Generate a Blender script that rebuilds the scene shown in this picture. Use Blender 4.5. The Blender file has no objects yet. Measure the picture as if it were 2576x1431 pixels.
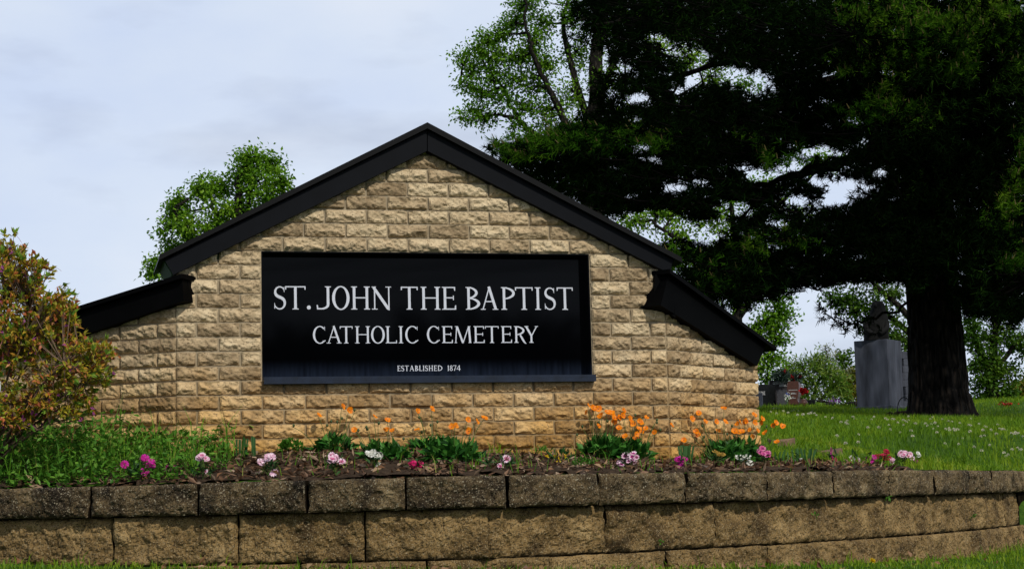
import bpy, math, random
import numpy as np
from mathutils import Vector, Matrix

SC = bpy.context.scene
COL = SC.collection
rng = np.random.default_rng(7)
random.seed(7)

# ------------------------------------------------------------------ camera
F, PITCH, ROLL = 4500.0, math.atan(0.1193), 0.0245       # focal length in 2576-wide photo pixels
cam_d = bpy.data.cameras.new("camera")
cam_d.sensor_width = 36.0
cam_d.lens = F / 2576.0 * 36.0
cam_d.clip_start, cam_d.clip_end = 0.1, 2000
cam = bpy.data.objects.new("camera", cam_d)
COL.objects.link(cam)
cam.matrix_world = Matrix.Rotation(math.pi / 2 + PITCH, 4, 'X') @ Matrix.Rotation(-ROLL, 4, 'Z')
SC.camera = cam

# ------------------------------------------------------------------ world, sun, exposure
SUN_EL = math.radians(41)
SUN_AZ = (0.51, -0.86)                                    # horizontal direction towards the sun
wd = bpy.data.worlds.new("World"); SC.world = wd; wd.use_nodes = True
nt = wd.node_tree; nt.nodes.clear()
def N(tree, kind, **kw):
    n = tree.nodes.new(kind)
    for k, v in kw.items(): setattr(n, k, v)
    return n
out = N(nt, 'ShaderNodeOutputWorld')
sky = N(nt, 'ShaderNodeTexSky', sky_type='NISHITA', sun_disc=False)
sky.sun_elevation = SUN_EL
sky.sun_rotation = math.atan2(SUN_AZ[0], SUN_AZ[1])
b1 = N(nt, 'ShaderNodeBackground'); b1.inputs['Strength'].default_value = 0.10
nt.links.new(sky.outputs[0], b1.inputs[0])
tc = N(nt, 'ShaderNodeTexCoord')
mp = N(nt, 'ShaderNodeMapping'); mp.inputs['Scale'].default_value = (1.0, 1.0, 2.2)
nt.links.new(tc.outputs['Generated'], mp.inputs['Vector'])
n1 = N(nt, 'ShaderNodeTexNoise'); n1.inputs['Scale'].default_value = 5.0; n1.inputs['Detail'].default_value = 7; n1.inputs['Roughness'].default_value = 0.52
nt.links.new(mp.outputs[0], n1.inputs['Vector'])
r1 = N(nt, 'ShaderNodeValToRGB')
r1.color_ramp.elements[0].position = 0.33; r1.color_ramp.elements[0].color = (0.64, 0.735, 0.93, 1)
r1.color_ramp.elements[1].position = 0.68; r1.color_ramp.elements[1].color = (0.79, 0.85, 0.96, 1)
e = r1.color_ramp.elements.new(0.5); e.color = (0.71, 0.795, 0.945, 1)
nt.links.new(n1.outputs['Fac'], r1.inputs[0])
n2 = N(nt, 'ShaderNodeTexNoise'); n2.inputs['Scale'].default_value = 7.5; n2.inputs['Detail'].default_value = 5
mp2 = N(nt, 'ShaderNodeMapping'); mp2.inputs['Scale'].default_value = (1.0, 1.0, 3.0); mp2.inputs['Location'].default_value = (3.1, 1.7, 0.4)
nt.links.new(tc.outputs['Generated'], mp2.inputs['Vector']); nt.links.new(mp2.outputs[0], n2.inputs['Vector'])
r2 = N(nt, 'ShaderNodeValToRGB')
r2.color_ramp.elements[0].position = 0.52; r2.color_ramp.elements[0].color = (1, 1, 1, 1)
r2.color_ramp.elements[1].position = 0.75; r2.color_ramp.elements[1].color = (0.78, 0.78, 0.81, 1)
nt.links.new(n2.outputs['Fac'], r2.inputs[0])
mx = N(nt, 'ShaderNodeMixRGB', blend_type='MULTIPLY'); mx.inputs[0].default_value = 1
nt.links.new(r1.outputs[0], mx.inputs[1]); nt.links.new(r2.outputs[0], mx.inputs[2])
sz = N(nt, 'ShaderNodeSeparateXYZ'); nt.links.new(tc.outputs['Generated'], sz.inputs[0])          # sky dimmed overhead, out of frame, to cut ambient light and deepen shadows
mrz = N(nt, 'ShaderNodeMapRange'); mrz.inputs['From Min'].default_value = 0.36; mrz.inputs['From Max'].default_value = 0.85; mrz.inputs['To Min'].default_value = 1.0; mrz.inputs['To Max'].default_value = 0.55
nt.links.new(sz.outputs['Z'], mrz.inputs[0]); mxz = N(nt, 'ShaderNodeMixRGB', blend_type='MULTIPLY'); mxz.inputs[0].default_value = 1; nt.links.new(mx.outputs[0], mxz.inputs[1]); nt.links.new(mrz.outputs[0], mxz.inputs[2]); mx = mxz
b2 = N(nt, 'ShaderNodeBackground'); b2.inputs['Strength'].default_value = 1.0
nt.links.new(mx.outputs[0], b2.inputs[0])
ms = N(nt, 'ShaderNodeMixShader'); ms.inputs[0].default_value = 0.92
nt.links.new(b1.outputs[0], ms.inputs[1]); nt.links.new(b2.outputs[0], ms.inputs[2])
nt.links.new(ms.outputs[0], out.inputs[0])

sun_d = bpy.data.lights.new("sun", 'SUN'); sun_d.energy = 3.4; sun_d.angle = math.radians(1.6); sun_d.color = (1.0, 0.95, 0.86)
sun = bpy.data.objects.new("sun", sun_d); COL.objects.link(sun)
SUN = Vector((SUN_AZ[0] * math.cos(SUN_EL), SUN_AZ[1] * math.cos(SUN_EL), math.sin(SUN_EL)))
sun.rotation_euler = SUN.to_track_quat('Z', 'Y').to_euler()
sun.location = (20, -20, 30)
SC.view_settings.view_transform = 'Standard'; SC.view_settings.look = 'None'
SC.view_settings.exposure = 0.0; SC.view_settings.gamma = 1.0
SC.render.engine = 'CYCLES'
SC.cycles.max_bounces = 5; SC.cycles.diffuse_bounces = 2; SC.cycles.transparent_max_bounces = 4
SC.cycles.use_denoising = True

# ------------------------------------------------------------------ photo pixel helpers (2576-wide pixels)
CF = np.array([0, math.cos(PITCH), math.sin(PITCH)]); CU = np.array([0, -math.sin(PITCH), math.cos(PITCH)]); CR = np.array([1.0, 0, 0])
def ray(px, py):
    x = (px - 1288) / F; y = (715.5 - py) / F
    c, s = math.cos(ROLL), math.sin(ROLL)
    return CF + (x * c + y * s) * CR + (-x * s + y * c) * CU
def at(px, py, Y):
    d = ray(px, py); return d * (Y / d[1])
def to_px(P):
    P = np.atleast_2d(P); w = P @ CF; X = P[:, 0] / w; Y = (P @ CU) / w
    c, s = math.cos(ROLL), math.sin(ROLL)
    return 1288 + F * (X * c - Y * s), 715.5 - F * (X * s + Y * c)
S = 1 / 1.59                                             # full photograph pixels -> 2576-wide pixels
def zr(x0, y0, k):                                       # a zoomed crop's pixels -> 2576-wide pixels
    return lambda x, y: ((x0 + x / k) * S, (y0 + y / k) * S)

# ------------------------------------------------------------------ numpy noise
def _h(ix, iy, iz, seed):
    n = (ix.astype(np.int64) * 374761393 + iy.astype(np.int64) * 668265263 + iz.astype(np.int64) * 2147483647 + seed * 144665) & 0x7fffffff
    n = ((n ^ (n >> 13)) * 1274126177) & 0x7fffffff
    n = (n ^ (n >> 16)) & 0xffff
    return n / 65535.0
def noise(P, seed=0):
    P = np.asarray(P, float); i = np.floor(P).astype(np.int64); f = P - i; f = f * f * (3 - 2 * f)
    r = 0
    for a in (0, 1):
        for b in (0, 1):
            for c in (0, 1):
                w = (f[..., 0] if a else 1 - f[..., 0]) * (f[..., 1] if b else 1 - f[..., 1]) * (f[..., 2] if c else 1 - f[..., 2])
                r = r + w * _h(i[..., 0] + a, i[..., 1] + b, i[..., 2] + c, seed)
    return r * 2 - 1
def fbm(P, seed=0, octv=4):
    P = np.asarray(P, float); r = 0; a = 1.0
    for k in range(octv):
        r = r + a * noise(P * 2 ** k, seed + k); a *= 0.5
    return r
def sstep(x, a, b):
    t = np.clip((x - a) / (b - a), 0, 1); return t * t * (3 - 2 * t)

# ------------------------------------------------------------------ mesh builder
class MB:
    def __init__(self): self.v = []; self.f = []; self.n = 0
    def add(self, V, Fc, mat=0):
        V = np.asarray(V, float).reshape(-1, 3); Fc = np.asarray(Fc, np.int64)
        if len(Fc) == 0: return
        self.f.append((Fc + self.n, mat)); self.v.append(V); self.n += len(V)
    def box(self, o, ax, ay, az, mat=0):                 # o = corner, three edge vectors
        o, ax, ay, az = (np.asarray(q, float) for q in (o, ax, ay, az))
        V = [o, o + ax, o + ax + ay, o + ay, o + az, o + ax + az, o + ax + ay + az, o + ay + az]
        if np.dot(np.cross(ax, ay), az) < 0: V = V[4:] + V[:4]
        self.add(V, [[0, 3, 2, 1], [4, 5, 6, 7], [0, 1, 5, 4], [1, 2, 6, 5], [2, 3, 7, 6], [3, 0, 4, 7]], mat)
    def prism(self, P0, P1, mat=0):                      # two matching rings
        P0 = np.asarray(P0, float); P1 = np.asarray(P1, float); k = len(P0); b = self.n
        self.v += [P0, P1]; self.n += 2 * k
        self.f.append((np.array([list(range(k))[::-1]]) + b, mat)); self.f.append((np.array([list(range(k, 2 * k))]) + b, mat))
        self.f.append((np.array([[i, (i + 1) % k, k + (i + 1) % k, k + i] for i in range(k)]) + b, mat))
    def tube(self, pts, rad, sides=6, mat=0, cap=True):
        pts = np.asarray(pts, float); n = len(pts); rad = np.broadcast_to(np.asarray(rad, float), (n,))
        T = np.gradient(pts, axis=0); T /= np.linalg.norm(T, axis=1)[:, None] + 1e-12
        ref = np.array([0.31, 0.23, 0.92]) if abs(T[0, 2]) < 0.85 else np.array([0.9, 0.3, 0.1])
        A = np.cross(T, ref); A /= np.linalg.norm(A, axis=1)[:, None] + 1e-12; B = np.cross(T, A)
        a = np.linspace(0, 2 * math.pi, sides, endpoint=False)
        V = pts[:, None, :] + rad[:, None, None] * (np.cos(a)[None, :, None] * A[:, None, :] + np.sin(a)[None, :, None] * B[:, None, :])
        i = np.arange(n - 1)[:, None] * sides; j = np.arange(sides)[None, :]; j2 = (j + 1) % sides
        Q = np.stack([i + j, i + j2, i + sides + j2, i + sides + j], -1).reshape(-1, 4)
        self.add(V.reshape(-1, 3), Q, mat)
        if cap:
            b = self.n - n * sides
            self.f.append((np.array([list(range(sides))[::-1]]) + b, mat)); self.f.append((np.array([list(range(sides))]) + b + (n - 1) * sides, mat))
    def lathe(self, prof, c, sides=16, mat=0, sx=1, sy=1, rot=0):   # prof: (r, z)
        a = np.linspace(0, 2 * math.pi, sides, endpoint=False) + rot
        V = np.array([[c[0] + r * sx * math.cos(t), c[1] + r * sy * math.sin(t), c[2] + z] for r, z in prof for t in a])
        n = len(prof); Q = [[i * sides + j, i * sides + (j + 1) % sides, (i + 1) * sides + (j + 1) % sides, (i + 1) * sides + j] for i in range(n - 1) for j in range(sides)]
        b = self.n; self.add(V, Q, mat)
        self.f.append((np.array([list(range(sides))[::-1]]) + b, mat)); self.f.append((np.array([list(range(sides))]) + b + (n - 1) * sides, mat))
    def grid(self, G, mat=0):                            # (a, b, 3)
        a, b = G.shape[:2]; i = np.arange(a - 1)[:, None] * b; j = np.arange(b - 1)[None, :]
        Q = np.stack([i + j, i + j + 1, i + b + j + 1, i + b + j], -1).reshape(-1, 4)
        self.add(G.reshape(-1, 3), Q, mat)
    def leaves(self, C, D, Nn, L, W, mat=0, fold=0.18, bend=0.0):
        """folded pointed leaves: C base, D axis (unit), Nn upper side (unit)"""
        n = len(C); L = np.broadcast_to(L, (n,))[:, None]; W = np.broadcast_to(W, (n,))[:, None]
        Sd = np.cross(D, Nn); Sd /= np.linalg.norm(Sd, axis=1)[:, None] + 1e-9
        Nn = np.cross(Sd, D)
        m = C + D * L * 0.45 - Nn * bend * L * 0.3
        V = np.stack([C, m + Sd * W * 0.5 + Nn * W * fold, C + D * L - Nn * L * bend, m - Sd * W * 0.5 + Nn * W * fold], 1)
        k = np.arange(n)[:, None] * 4
        self.add(V.reshape(-1, 3), np.concatenate([k + [[0, 1, 2]], k + [[0, 2, 3]]], 1).reshape(-1, 3), mat)
    def blades(self, C, H, lean, W, mat=0, curve=0.5):
        """grass: C base, H height, lean (n,2) horizontal tip offset"""
        n = len(C); H = np.broadcast_to(H, (n,)); W = np.broadcast_to(W, (n,))
        ang = rng.uniform(-0.9, 0.9, n); Sd = np.stack([np.cos(ang), np.sin(ang), 0 * ang], 1) * W[:, None] * 0.5
        l3 = np.concatenate([lean, np.zeros((n, 1))], 1); up = np.zeros((n, 3)); up[:, 2] = H
        m = C + up * 0.55 + l3 * (0.5 - 0.5 * curve * 0.6); t = C + up + l3; t[:, 2] -= np.linalg.norm(lean, axis=1) * curve * 0.5
        V = np.stack([C - Sd, C + Sd, m + Sd * 0.75, m - Sd * 0.75, t], 1); k = np.arange(n)[:, None] * 5
        b = self.n; self.add(V.reshape(-1, 3), (k + [[0, 1, 2, 3]]), mat)
        self.f.append((k + [[3, 2, 4]] + b, mat))
    def build(self, name, mats, parent=None, smooth=False):
        me = bpy.data.meshes.new(name)
        V = np.concatenate(self.v); me.vertices.add(len(V)); me.vertices.foreach_set('co', V.ravel())
        tot = np.concatenate([np.full(len(f), f.shape[1]) for f, _ in self.f]); mi = np.concatenate([np.full(len(f), m) for f, m in self.f])
        lv = np.concatenate([f.ravel() for f, _ in self.f])
        me.loops.add(len(lv)); me.loops.foreach_set('vertex_index', lv.astype(np.int32))
        me.polygons.add(len(tot)); st = np.concatenate([[0], np.cumsum(tot)[:-1]])
        me.polygons.foreach_set('loop_start', st.astype(np.int32)); me.polygons.foreach_set('loop_total', tot.astype(np.int32))
        me.polygons.foreach_set('material_index', mi.astype(np.int32))
        me.polygons.foreach_set('use_smooth', np.full(len(tot), smooth))
        for m in (mats if isinstance(mats, (list, tuple)) else [mats]): me.materials.append(m)
        me.update(calc_edges=True); me.validate()
        o = bpy.data.objects.new(name, me); COL.objects.link(o)
        if parent is not None: o.parent = parent; o.matrix_parent_inverse = parent.matrix_world.inverted()
        return o
def tag(o, label=None, cat=None, group=None, kind=None):
    for k, v in (('label', label), ('category', cat), ('group', group), ('kind', kind)):
        if v: o[k] = v
    return o
def thing(name, loc, label, cat, group=None):
    o = bpy.data.objects.new(name, None); o.empty_display_size = 0.1; o.location = loc; COL.objects.link(o)
    o.matrix_world = Matrix.Translation(Vector(loc))
    return tag(o, label, cat, group)
def unit(v): v = np.asarray(v, float); return v / (np.linalg.norm(v, axis=-1, keepdims=True) + 1e-12)
def rdir(n, zmin=-1.0):
    z = rng.uniform(zmin, 1, n); a = rng.uniform(0, 2 * math.pi, n); r = np.sqrt(1 - z * z); return np.stack([r * np.cos(a), r * np.sin(a), z], 1)

# ------------------------------------------------------------------ materials
def new_mat(name):
    m = bpy.data.materials.new(name); m.use_nodes = True; t = m.node_tree; t.nodes.clear()
    o = N(t, 'ShaderNodeOutputMaterial'); return m, t, o
def ramp(t, fac, cols):
    r = N(t, 'ShaderNodeValToRGB'); el = r.color_ramp.elements
    while len(el) < len(cols): el.new(0.5)
    for e, (p, c) in zip(el, cols): e.position = p; e.color = (*c, 1)
    t.links.new(fac, r.inputs[0]); return r.outputs[0]
def plain(name, col, rough=0.6, spec=0.5, noise_s=0, amt=0.25, bump=0, bump_s=None, metal=0, stretch=None):
    m, t, o = new_mat(name); p = N(t, 'ShaderNodeBsdfPrincipled')
    p.inputs['Roughness'].default_value = rough; p.inputs['Specular IOR Level'].default_value = spec; p.inputs['Metallic'].default_value = metal
    if noise_s:
        c = N(t, 'ShaderNodeTexCoord'); n = N(t, 'ShaderNodeTexNoise'); n.inputs['Scale'].default_value = noise_s; n.inputs['Detail'].default_value = 6
        if stretch: mp_ = N(t, 'ShaderNodeMapping'); mp_.inputs['Scale'].default_value = stretch; t.links.new(c.outputs['Object'], mp_.inputs[0]); t.links.new(mp_.outputs[0], n.inputs['Vector'])
        else: t.links.new(c.outputs['Object'], n.inputs['Vector'])
        t.links.new(ramp(t, n.outputs['Fac'], [(0.3, tuple(x * (1 - amt) for x in col)), (0.7, tuple(min(1, x * (1 + amt)) for x in col))]), p.inputs['Base Color'])
    else: p.inputs['Base Color'].default_value = (*col, 1)
    if bump:
        c = N(t, 'ShaderNodeTexCoord'); n = N(t, 'ShaderNodeTexNoise'); n.inputs['Scale'].default_value = bump_s or noise_s * 3; n.inputs['Detail'].default_value = 8
        t.links.new(c.outputs['Object'], n.inputs['Vector']); b = N(t, 'ShaderNodeBump'); b.inputs['Strength'].default_value = bump; b.inputs['Distance'].default_value = 0.01
        t.links.new(n.outputs['Fac'], b.inputs['Height']); t.links.new(b.outputs[0], p.inputs['Normal'])
    t.links.new(p.outputs[0], o.inputs[0]); return m
def leafy(name, cols, trans=0.35, rough=0.5, gloss=0.015, clump=0):
    """foliage: a colour of its own for every leaf, some light through it"""
    m, t, o = new_mat(name); g = N(t, 'ShaderNodeNewGeometry'); fac = g.outputs['Random Per Island']
    if clump:
        c = N(t, 'ShaderNodeTexCoord'); n = N(t, 'ShaderNodeTexNoise'); n.inputs['Scale'].default_value = clump; t.links.new(c.outputs['Object'], n.inputs['Vector'])
        a = N(t, 'ShaderNodeMath', operation='MULTIPLY'); a.inputs[1].default_value = 0.5; t.links.new(fac, a.inputs[0])
        b = N(t, 'ShaderNodeMath', operation='MULTIPLY_ADD'); b.inputs[1].default_value = 1.3; b.inputs[2].default_value = -0.4; t.links.new(n.outputs['Fac'], b.inputs[0])
        s = N(t, 'ShaderNodeMath', operation='ADD'); t.links.new(a.outputs[0], s.inputs[0]); t.links.new(b.outputs[0], s.inputs[1]); fac = s.outputs[0]
    c = ramp(t, fac, cols)
    d = N(t, 'ShaderNodeBsdfDiffuse'); tr = N(t, 'ShaderNodeBsdfTranslucent'); gl = N(t, 'ShaderNodeBsdfGlossy'); gl.inputs['Roughness'].default_value = rough
    t.links.new(c, d.inputs[0]); t.links.new(c, tr.inputs[0])
    m1 = N(t, 'ShaderNodeMixShader'); m1.inputs[0].default_value = trans; t.links.new(d.outputs[0], m1.inputs[1]); t.links.new(tr.outputs[0], m1.inputs[2])
    m2 = N(t, 'ShaderNodeMixShader'); m2.inputs[0].default_value = gloss; t.links.new(m1.outputs[0], m2.inputs[1]); t.links.new(gl.outputs[0], m2.inputs[2])
    t.links.new(m2.outputs[0], o.inputs[0]); return m

def stone_mat(name, cols, stain=None, stain_z=(0.2, 0.6), island=0.35, scale=25, speck=None, bump=0.5, bump_s=90):
    m, t, o = new_mat(name); p = N(t, 'ShaderNodeBsdfPrincipled'); p.inputs['Roughness'].default_value = 0.9; p.inputs['Specular IOR Level'].default_value = 0.2
    c = N(t, 'ShaderNodeTexCoord'); n = N(t, 'ShaderNodeTexNoise'); n.inputs['Scale'].default_value = scale; n.inputs['Detail'].default_value = 9; n.inputs['Roughness'].default_value = 0.65
    t.links.new(c.outputs['Object'], n.inputs['Vector'])
    g = N(t, 'ShaderNodeNewGeometry')
    a = N(t, 'ShaderNodeMath', operation='MULTIPLY_ADD'); a.inputs[1].default_value = island; a.inputs[2].default_value = -island / 2; t.links.new(g.outputs['Random Per Island'], a.inputs[0])
    s = N(t, 'ShaderNodeMath', operation='ADD'); t.links.new(n.outputs['Fac'], s.inputs[0]); t.links.new(a.outputs[0], s.inputs[1])
    colr = ramp(t, s.outputs[0], cols)
    if stain:                                            # soil splashed up from the bed
        sp = N(t, 'ShaderNodeSeparateXYZ'); t.links.new(g.outputs['Position'], sp.inputs[0])
        n3 = N(t, 'ShaderNodeTexNoise'); n3.inputs['Scale'].default_value = 6; n3.inputs['Detail'].default_value = 5; t.links.new(c.outputs['Object'], n3.inputs['Vector'])
        zz = N(t, 'ShaderNodeMath', operation='MULTIPLY_ADD'); zz.inputs[1].default_value = 0.5; t.links.new(n3.outputs['Fac'], zz.inputs[0]); t.links.new(sp.outputs['Z'], zz.inputs[2])
        mr = N(t, 'ShaderNodeMapRange'); mr.inputs['From Min'].default_value = stain_z[0] + 0.25; mr.inputs['From Max'].default_value = stain_z[1] + 0.25; mr.inputs['To Min'].default_value = 1; mr.inputs['To Max'].default_value = 0
        t.links.new(zz.outputs[0], mr.inputs[0])
        mxx = N(t, 'ShaderNodeMixRGB', blend_type='MULTIPLY'); t.links.new(mr.outputs[0], mxx.inputs[0]); t.links.new(colr, mxx.inputs[1]); mxx.inputs[2].default_value = (*stain, 1); colr = mxx.outputs[0]
    if speck:                                            # pale aggregate and dark pits in the split face
        for sc_, thr, colk, seed in speck:
            v = N(t, 'ShaderNodeTexVoronoi'); v.inputs['Scale'].default_value = sc_; mpp = N(t, 'ShaderNodeMapping'); mpp.inputs['Location'].default_value = (seed, seed * 2, 0)
            t.links.new(c.outputs['Object'], mpp.inputs[0]); t.links.new(mpp.outputs[0], v.inputs['Vector'])
            sv = N(t, 'ShaderNodeSeparateColor'); t.links.new(v.outputs['Color'], sv.inputs[0])
            q = N(t, 'ShaderNodeMath', operation='GREATER_THAN'); q.inputs[1].default_value = thr; t.links.new(sv.outputs[0], q.inputs[0])
            q2 = N(t, 'ShaderNodeMath', operation='MULTIPLY'); q2.inputs[1].default_value = 0.75; t.links.new(q.outputs[0], q2.inputs[0])
            mxx = N(t, 'ShaderNodeMixRGB'); t.links.new(q2.outputs[0], mxx.inputs[0]); t.links.new(colr, mxx.inputs[1]); mxx.inputs[2].default_value = (*colk, 1); colr = mxx.outputs[0]
    t.links.new(colr, p.inputs['Base Color'])
    n2 = N(t, 'ShaderNodeTexNoise'); n2.inputs['Scale'].default_value = bump_s; n2.inputs['Detail'].default_value = 8; t.links.new(c.outputs['Object'], n2.inputs['Vector'])
    b = N(t, 'ShaderNodeBump'); b.inputs['Strength'].default_value = bump; b.inputs['Distance'].default_value = 0.006; t.links.new(n2.outputs['Fac'], b.inputs['Height']); t.links.new(b.outputs[0], p.inputs['Normal'])
    t.links.new(p.outputs[0], o.inputs[0]); return m

M = {}
M['brick'] = stone_mat('split_limestone', [(0.22, (0.225, 0.160, 0.090)), (0.5, (0.42, 0.315, 0.188)), (0.78, (0.53, 0.42, 0.265))], stain=(1.0, 0.73, 0.34), stain_z=(0.20, 0.74), island=0.5, scale=18, bump=0.7,
                       speck=[(210, 0.94, (0.14, 0.10, 0.06), 3)])
M['mortar'] = stone_mat('mortar', [(0.3, (0.215, 0.170, 0.108)), (0.7, (0.32, 0.258, 0.172))], stain=(0.86, 0.7, 0.45), stain_z=(0.2, 0.7), island=0, bump=0.3)
M['cap'] = stone_mat('weathered_cap_concrete', [(0.34, (0.010, 0.0065, 0.003)), (0.46, (0.048, 0.032, 0.014)), (0.58, (0.115, 0.079, 0.037)), (0.72, (0.20, 0.147, 0.076))], scale=7, island=0.14,
                     speck=[(330, 0.88, (0.19, 0.155, 0.10), 1), (260, 0.80, (0.008, 0.006, 0.004), 5), (210, 0.97, (0.26, 0.225, 0.155), 9)], bump=1.0, bump_s=110)
M['block'] = stone_mat('split_concrete_block', [(0.32, (0.038, 0.022, 0.007)), (0.48, (0.140, 0.088, 0.032)), (0.60, (0.225, 0.146, 0.058)), (0.72, (0.32, 0.22, 0.098))], scale=6, island=0.14,
                       speck=[(300, 0.88, (0.27, 0.21, 0.12), 2), (240, 0.80, (0.020, 0.013, 0.006), 6)], bump=1.0, bump_s=100)
M['joint'] = plain('dark_joint', (0.010, 0.0075, 0.005), 1, 0, noise_s=30, amt=.5)  # near-black for block sides inside the joints and the sheet behind them
M['black_metal'] = plain('black_roof_metal', (0.0022, 0.0027, 0.0042), 0.5, 0.07, noise_s=12, amt=0.18)
M['cap_metal'] = plain('roof_edge_metal', (0.0042, 0.0042, 0.0046), 0.5, 0.08, noise_s=15, amt=0.2)
M['wing_metal'] = plain('weathered_black_wing_metal', (0.0012, 0.0012, 0.0013), 0.6, 0.03, noise_s=12, amt=0.3)
M['green_end'] = plain('green_end_panel', (0.006, 0.035, 0.005), 0.7, 0.2, noise_s=30, amt=0.4)
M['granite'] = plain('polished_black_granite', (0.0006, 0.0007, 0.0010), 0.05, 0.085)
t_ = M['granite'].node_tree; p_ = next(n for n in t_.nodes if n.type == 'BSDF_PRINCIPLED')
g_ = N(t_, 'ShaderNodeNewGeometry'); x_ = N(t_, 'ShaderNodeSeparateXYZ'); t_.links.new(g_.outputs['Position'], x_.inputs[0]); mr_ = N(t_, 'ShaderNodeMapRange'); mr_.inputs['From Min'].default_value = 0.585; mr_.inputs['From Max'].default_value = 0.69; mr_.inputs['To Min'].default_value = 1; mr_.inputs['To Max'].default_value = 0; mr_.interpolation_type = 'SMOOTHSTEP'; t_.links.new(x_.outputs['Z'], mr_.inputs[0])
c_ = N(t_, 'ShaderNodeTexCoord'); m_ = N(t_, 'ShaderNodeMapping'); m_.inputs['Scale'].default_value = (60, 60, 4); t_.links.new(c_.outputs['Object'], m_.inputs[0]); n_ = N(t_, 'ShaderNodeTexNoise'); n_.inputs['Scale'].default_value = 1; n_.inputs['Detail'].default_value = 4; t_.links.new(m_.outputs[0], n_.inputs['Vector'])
f_ = N(t_, 'ShaderNodeMath', operation='MULTIPLY'); t_.links.new(mr_.outputs[0], f_.inputs[0]); t_.links.new(n_.outputs['Fac'], f_.inputs[1]); t_.links.new(ramp(t_, f_.outputs[0], [(0.0, (0.0006, 0.0007, 0.001)), (0.7, (0.012, 0.017, 0.030))]), p_.inputs['Base Color'])   # bluish reflection of the sill painted low on the panel, in streaks
M['letter'] = plain('silver_lettering', (0.50, 0.52, 0.58), 0.6, 0.3, noise_s=120, amt=0.08)
M['sill'] = plain('navy_sill_metal', (0.006, 0.011, 0.024), 0.4, 0.3, noise_s=25, amt=0.35)
M['bark'] = None

# ------------------------------------------------------------------ terrain
_k = [(-150, 7.55), (0, 7.45), (400, 7.28), (800, 7.2), (1230, 7.22), (1530, 7.5), (1800, 7.9), (2050, 8.4), (2250, 9.0), (2400, 9.7), (2500, 10.35), (2560, 11.0)]
_pts = [at(px, 1195 - 0.0245 * (px - 1288) * 0, Y)[:2] for px, Y in _k]
_full = [(-14, 34), (-7, 14), (-4.6, 9.6), (-3.4, 8.15)] + [tuple(p) for p in _pts] + [(3.30, 11.6), (3.62, 12.5), (5.2, 13.6), (12, 16), (45, 20)]
def _catmull(P, m=10):
    P = np.array(P, float); Q = []
    for i in range(len(P) - 1):
        p0, p1, p2, p3 = P[max(i - 1, 0)], P[i], P[i + 1], P[min(i + 2, len(P) - 1)]
        for t in np.linspace(0, 1, m, endpoint=False):
            Q.append(0.5 * ((2 * p1) + (-p0 + p2) * t + (2 * p0 - 5 * p1 + 4 * p2 - p3) * t * t + (-p0 + 3 * p1 - 3 * p2 + p3) * t ** 3))
    Q.append(P[-1]); return np.array(Q)
CURVE = _catmull(_full)
def sdist(x, y):
    """distance behind the face of the retaining wall (positive inside the raised bed)"""
    x = np.asarray(x, float); y = np.asarray(y, float); sh = x.shape; X = np.stack([x.ravel(), y.ravel()], 1)
    best = np.full(len(X), 1e9); sg = np.ones(len(X))
    for a, b in zip(CURVE[:-1], CURVE[1:]):
        d = b - a; t = np.clip(((X - a) @ d) / (d @ d), 0, 1); q = X - a - t[:, None] * d
        dd = np.hypot(q[:, 0], q[:, 1]); s = d[0] * (X[:, 1] - a[1]) - d[1] * (X[:, 0] - a[0])
        m = dd < best; best = np.where(m, dd, best); sg = np.where(m, np.sign(s), sg)
    return (best * sg).reshape(sh)
def terrain(x, y):
    x = np.asarray(x, float); y = np.asarray(y, float); s = sdist(x, y)
    si = np.maximum(s, 0)
    zi = 0.075 + 0.105 * np.minimum(si, 1.3) + 0.0535 * np.clip(y - 8.6, 0, 31) * sstep(si, 0.1, 1.7) - 0.03 * np.clip(y - 41, 0, 60)
    zi = zi - 0.055 * np.clip(x - 3, 0, 6) * sstep(y, 11, 17) * (1 - sstep(y, 27, 36))
    zi = zi - 0.028 * np.clip(x, -3, 3) * sstep(si, 0.1, 1.3) * (1 - sstep(si, 1.6, 4))
    zi = zi + 0.02 * fbm(np.stack([x * 0.6, y * 0.6, 0 * x], -1), 3, 3) * sstep(si, 0.5, 3)
    so = np.maximum(-s, 0)
    zo = -0.292 - 0.035 * np.clip(x, -2.5, 2.5) - 0.03 * np.minimum(so, 1) - 0.16 * np.clip(so - 1, 0, 6.2) - 0.01 * np.clip(so - 7, 0, 60)
    zo = zo + sstep(y, 11.3, 13.5) * (np.maximum(zi, 0.09) - zo) * np.exp(-so * 0.25)
    t = sstep(s, 0.07, 0.2)
    return zo * (1 - t) + zi * t
def on_ground(px, py, lo=6.0, hi=60.0, n=1200):
    """where the sight line through a photo pixel meets the ground"""
    d = ray(px, py); Y = np.geomspace(lo, hi, n); P = d[None, :] * (Y / d[1])[:, None]
    g = P[:, 2] - terrain(P[:, 0], P[:, 1]); i = np.where(g <= 0)[0]
    i = i[0] if len(i) else int(np.argmin(np.abs(g)))
    p = P[i].copy(); p[2] = float(terrain(p[0], p[1])); return p

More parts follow.
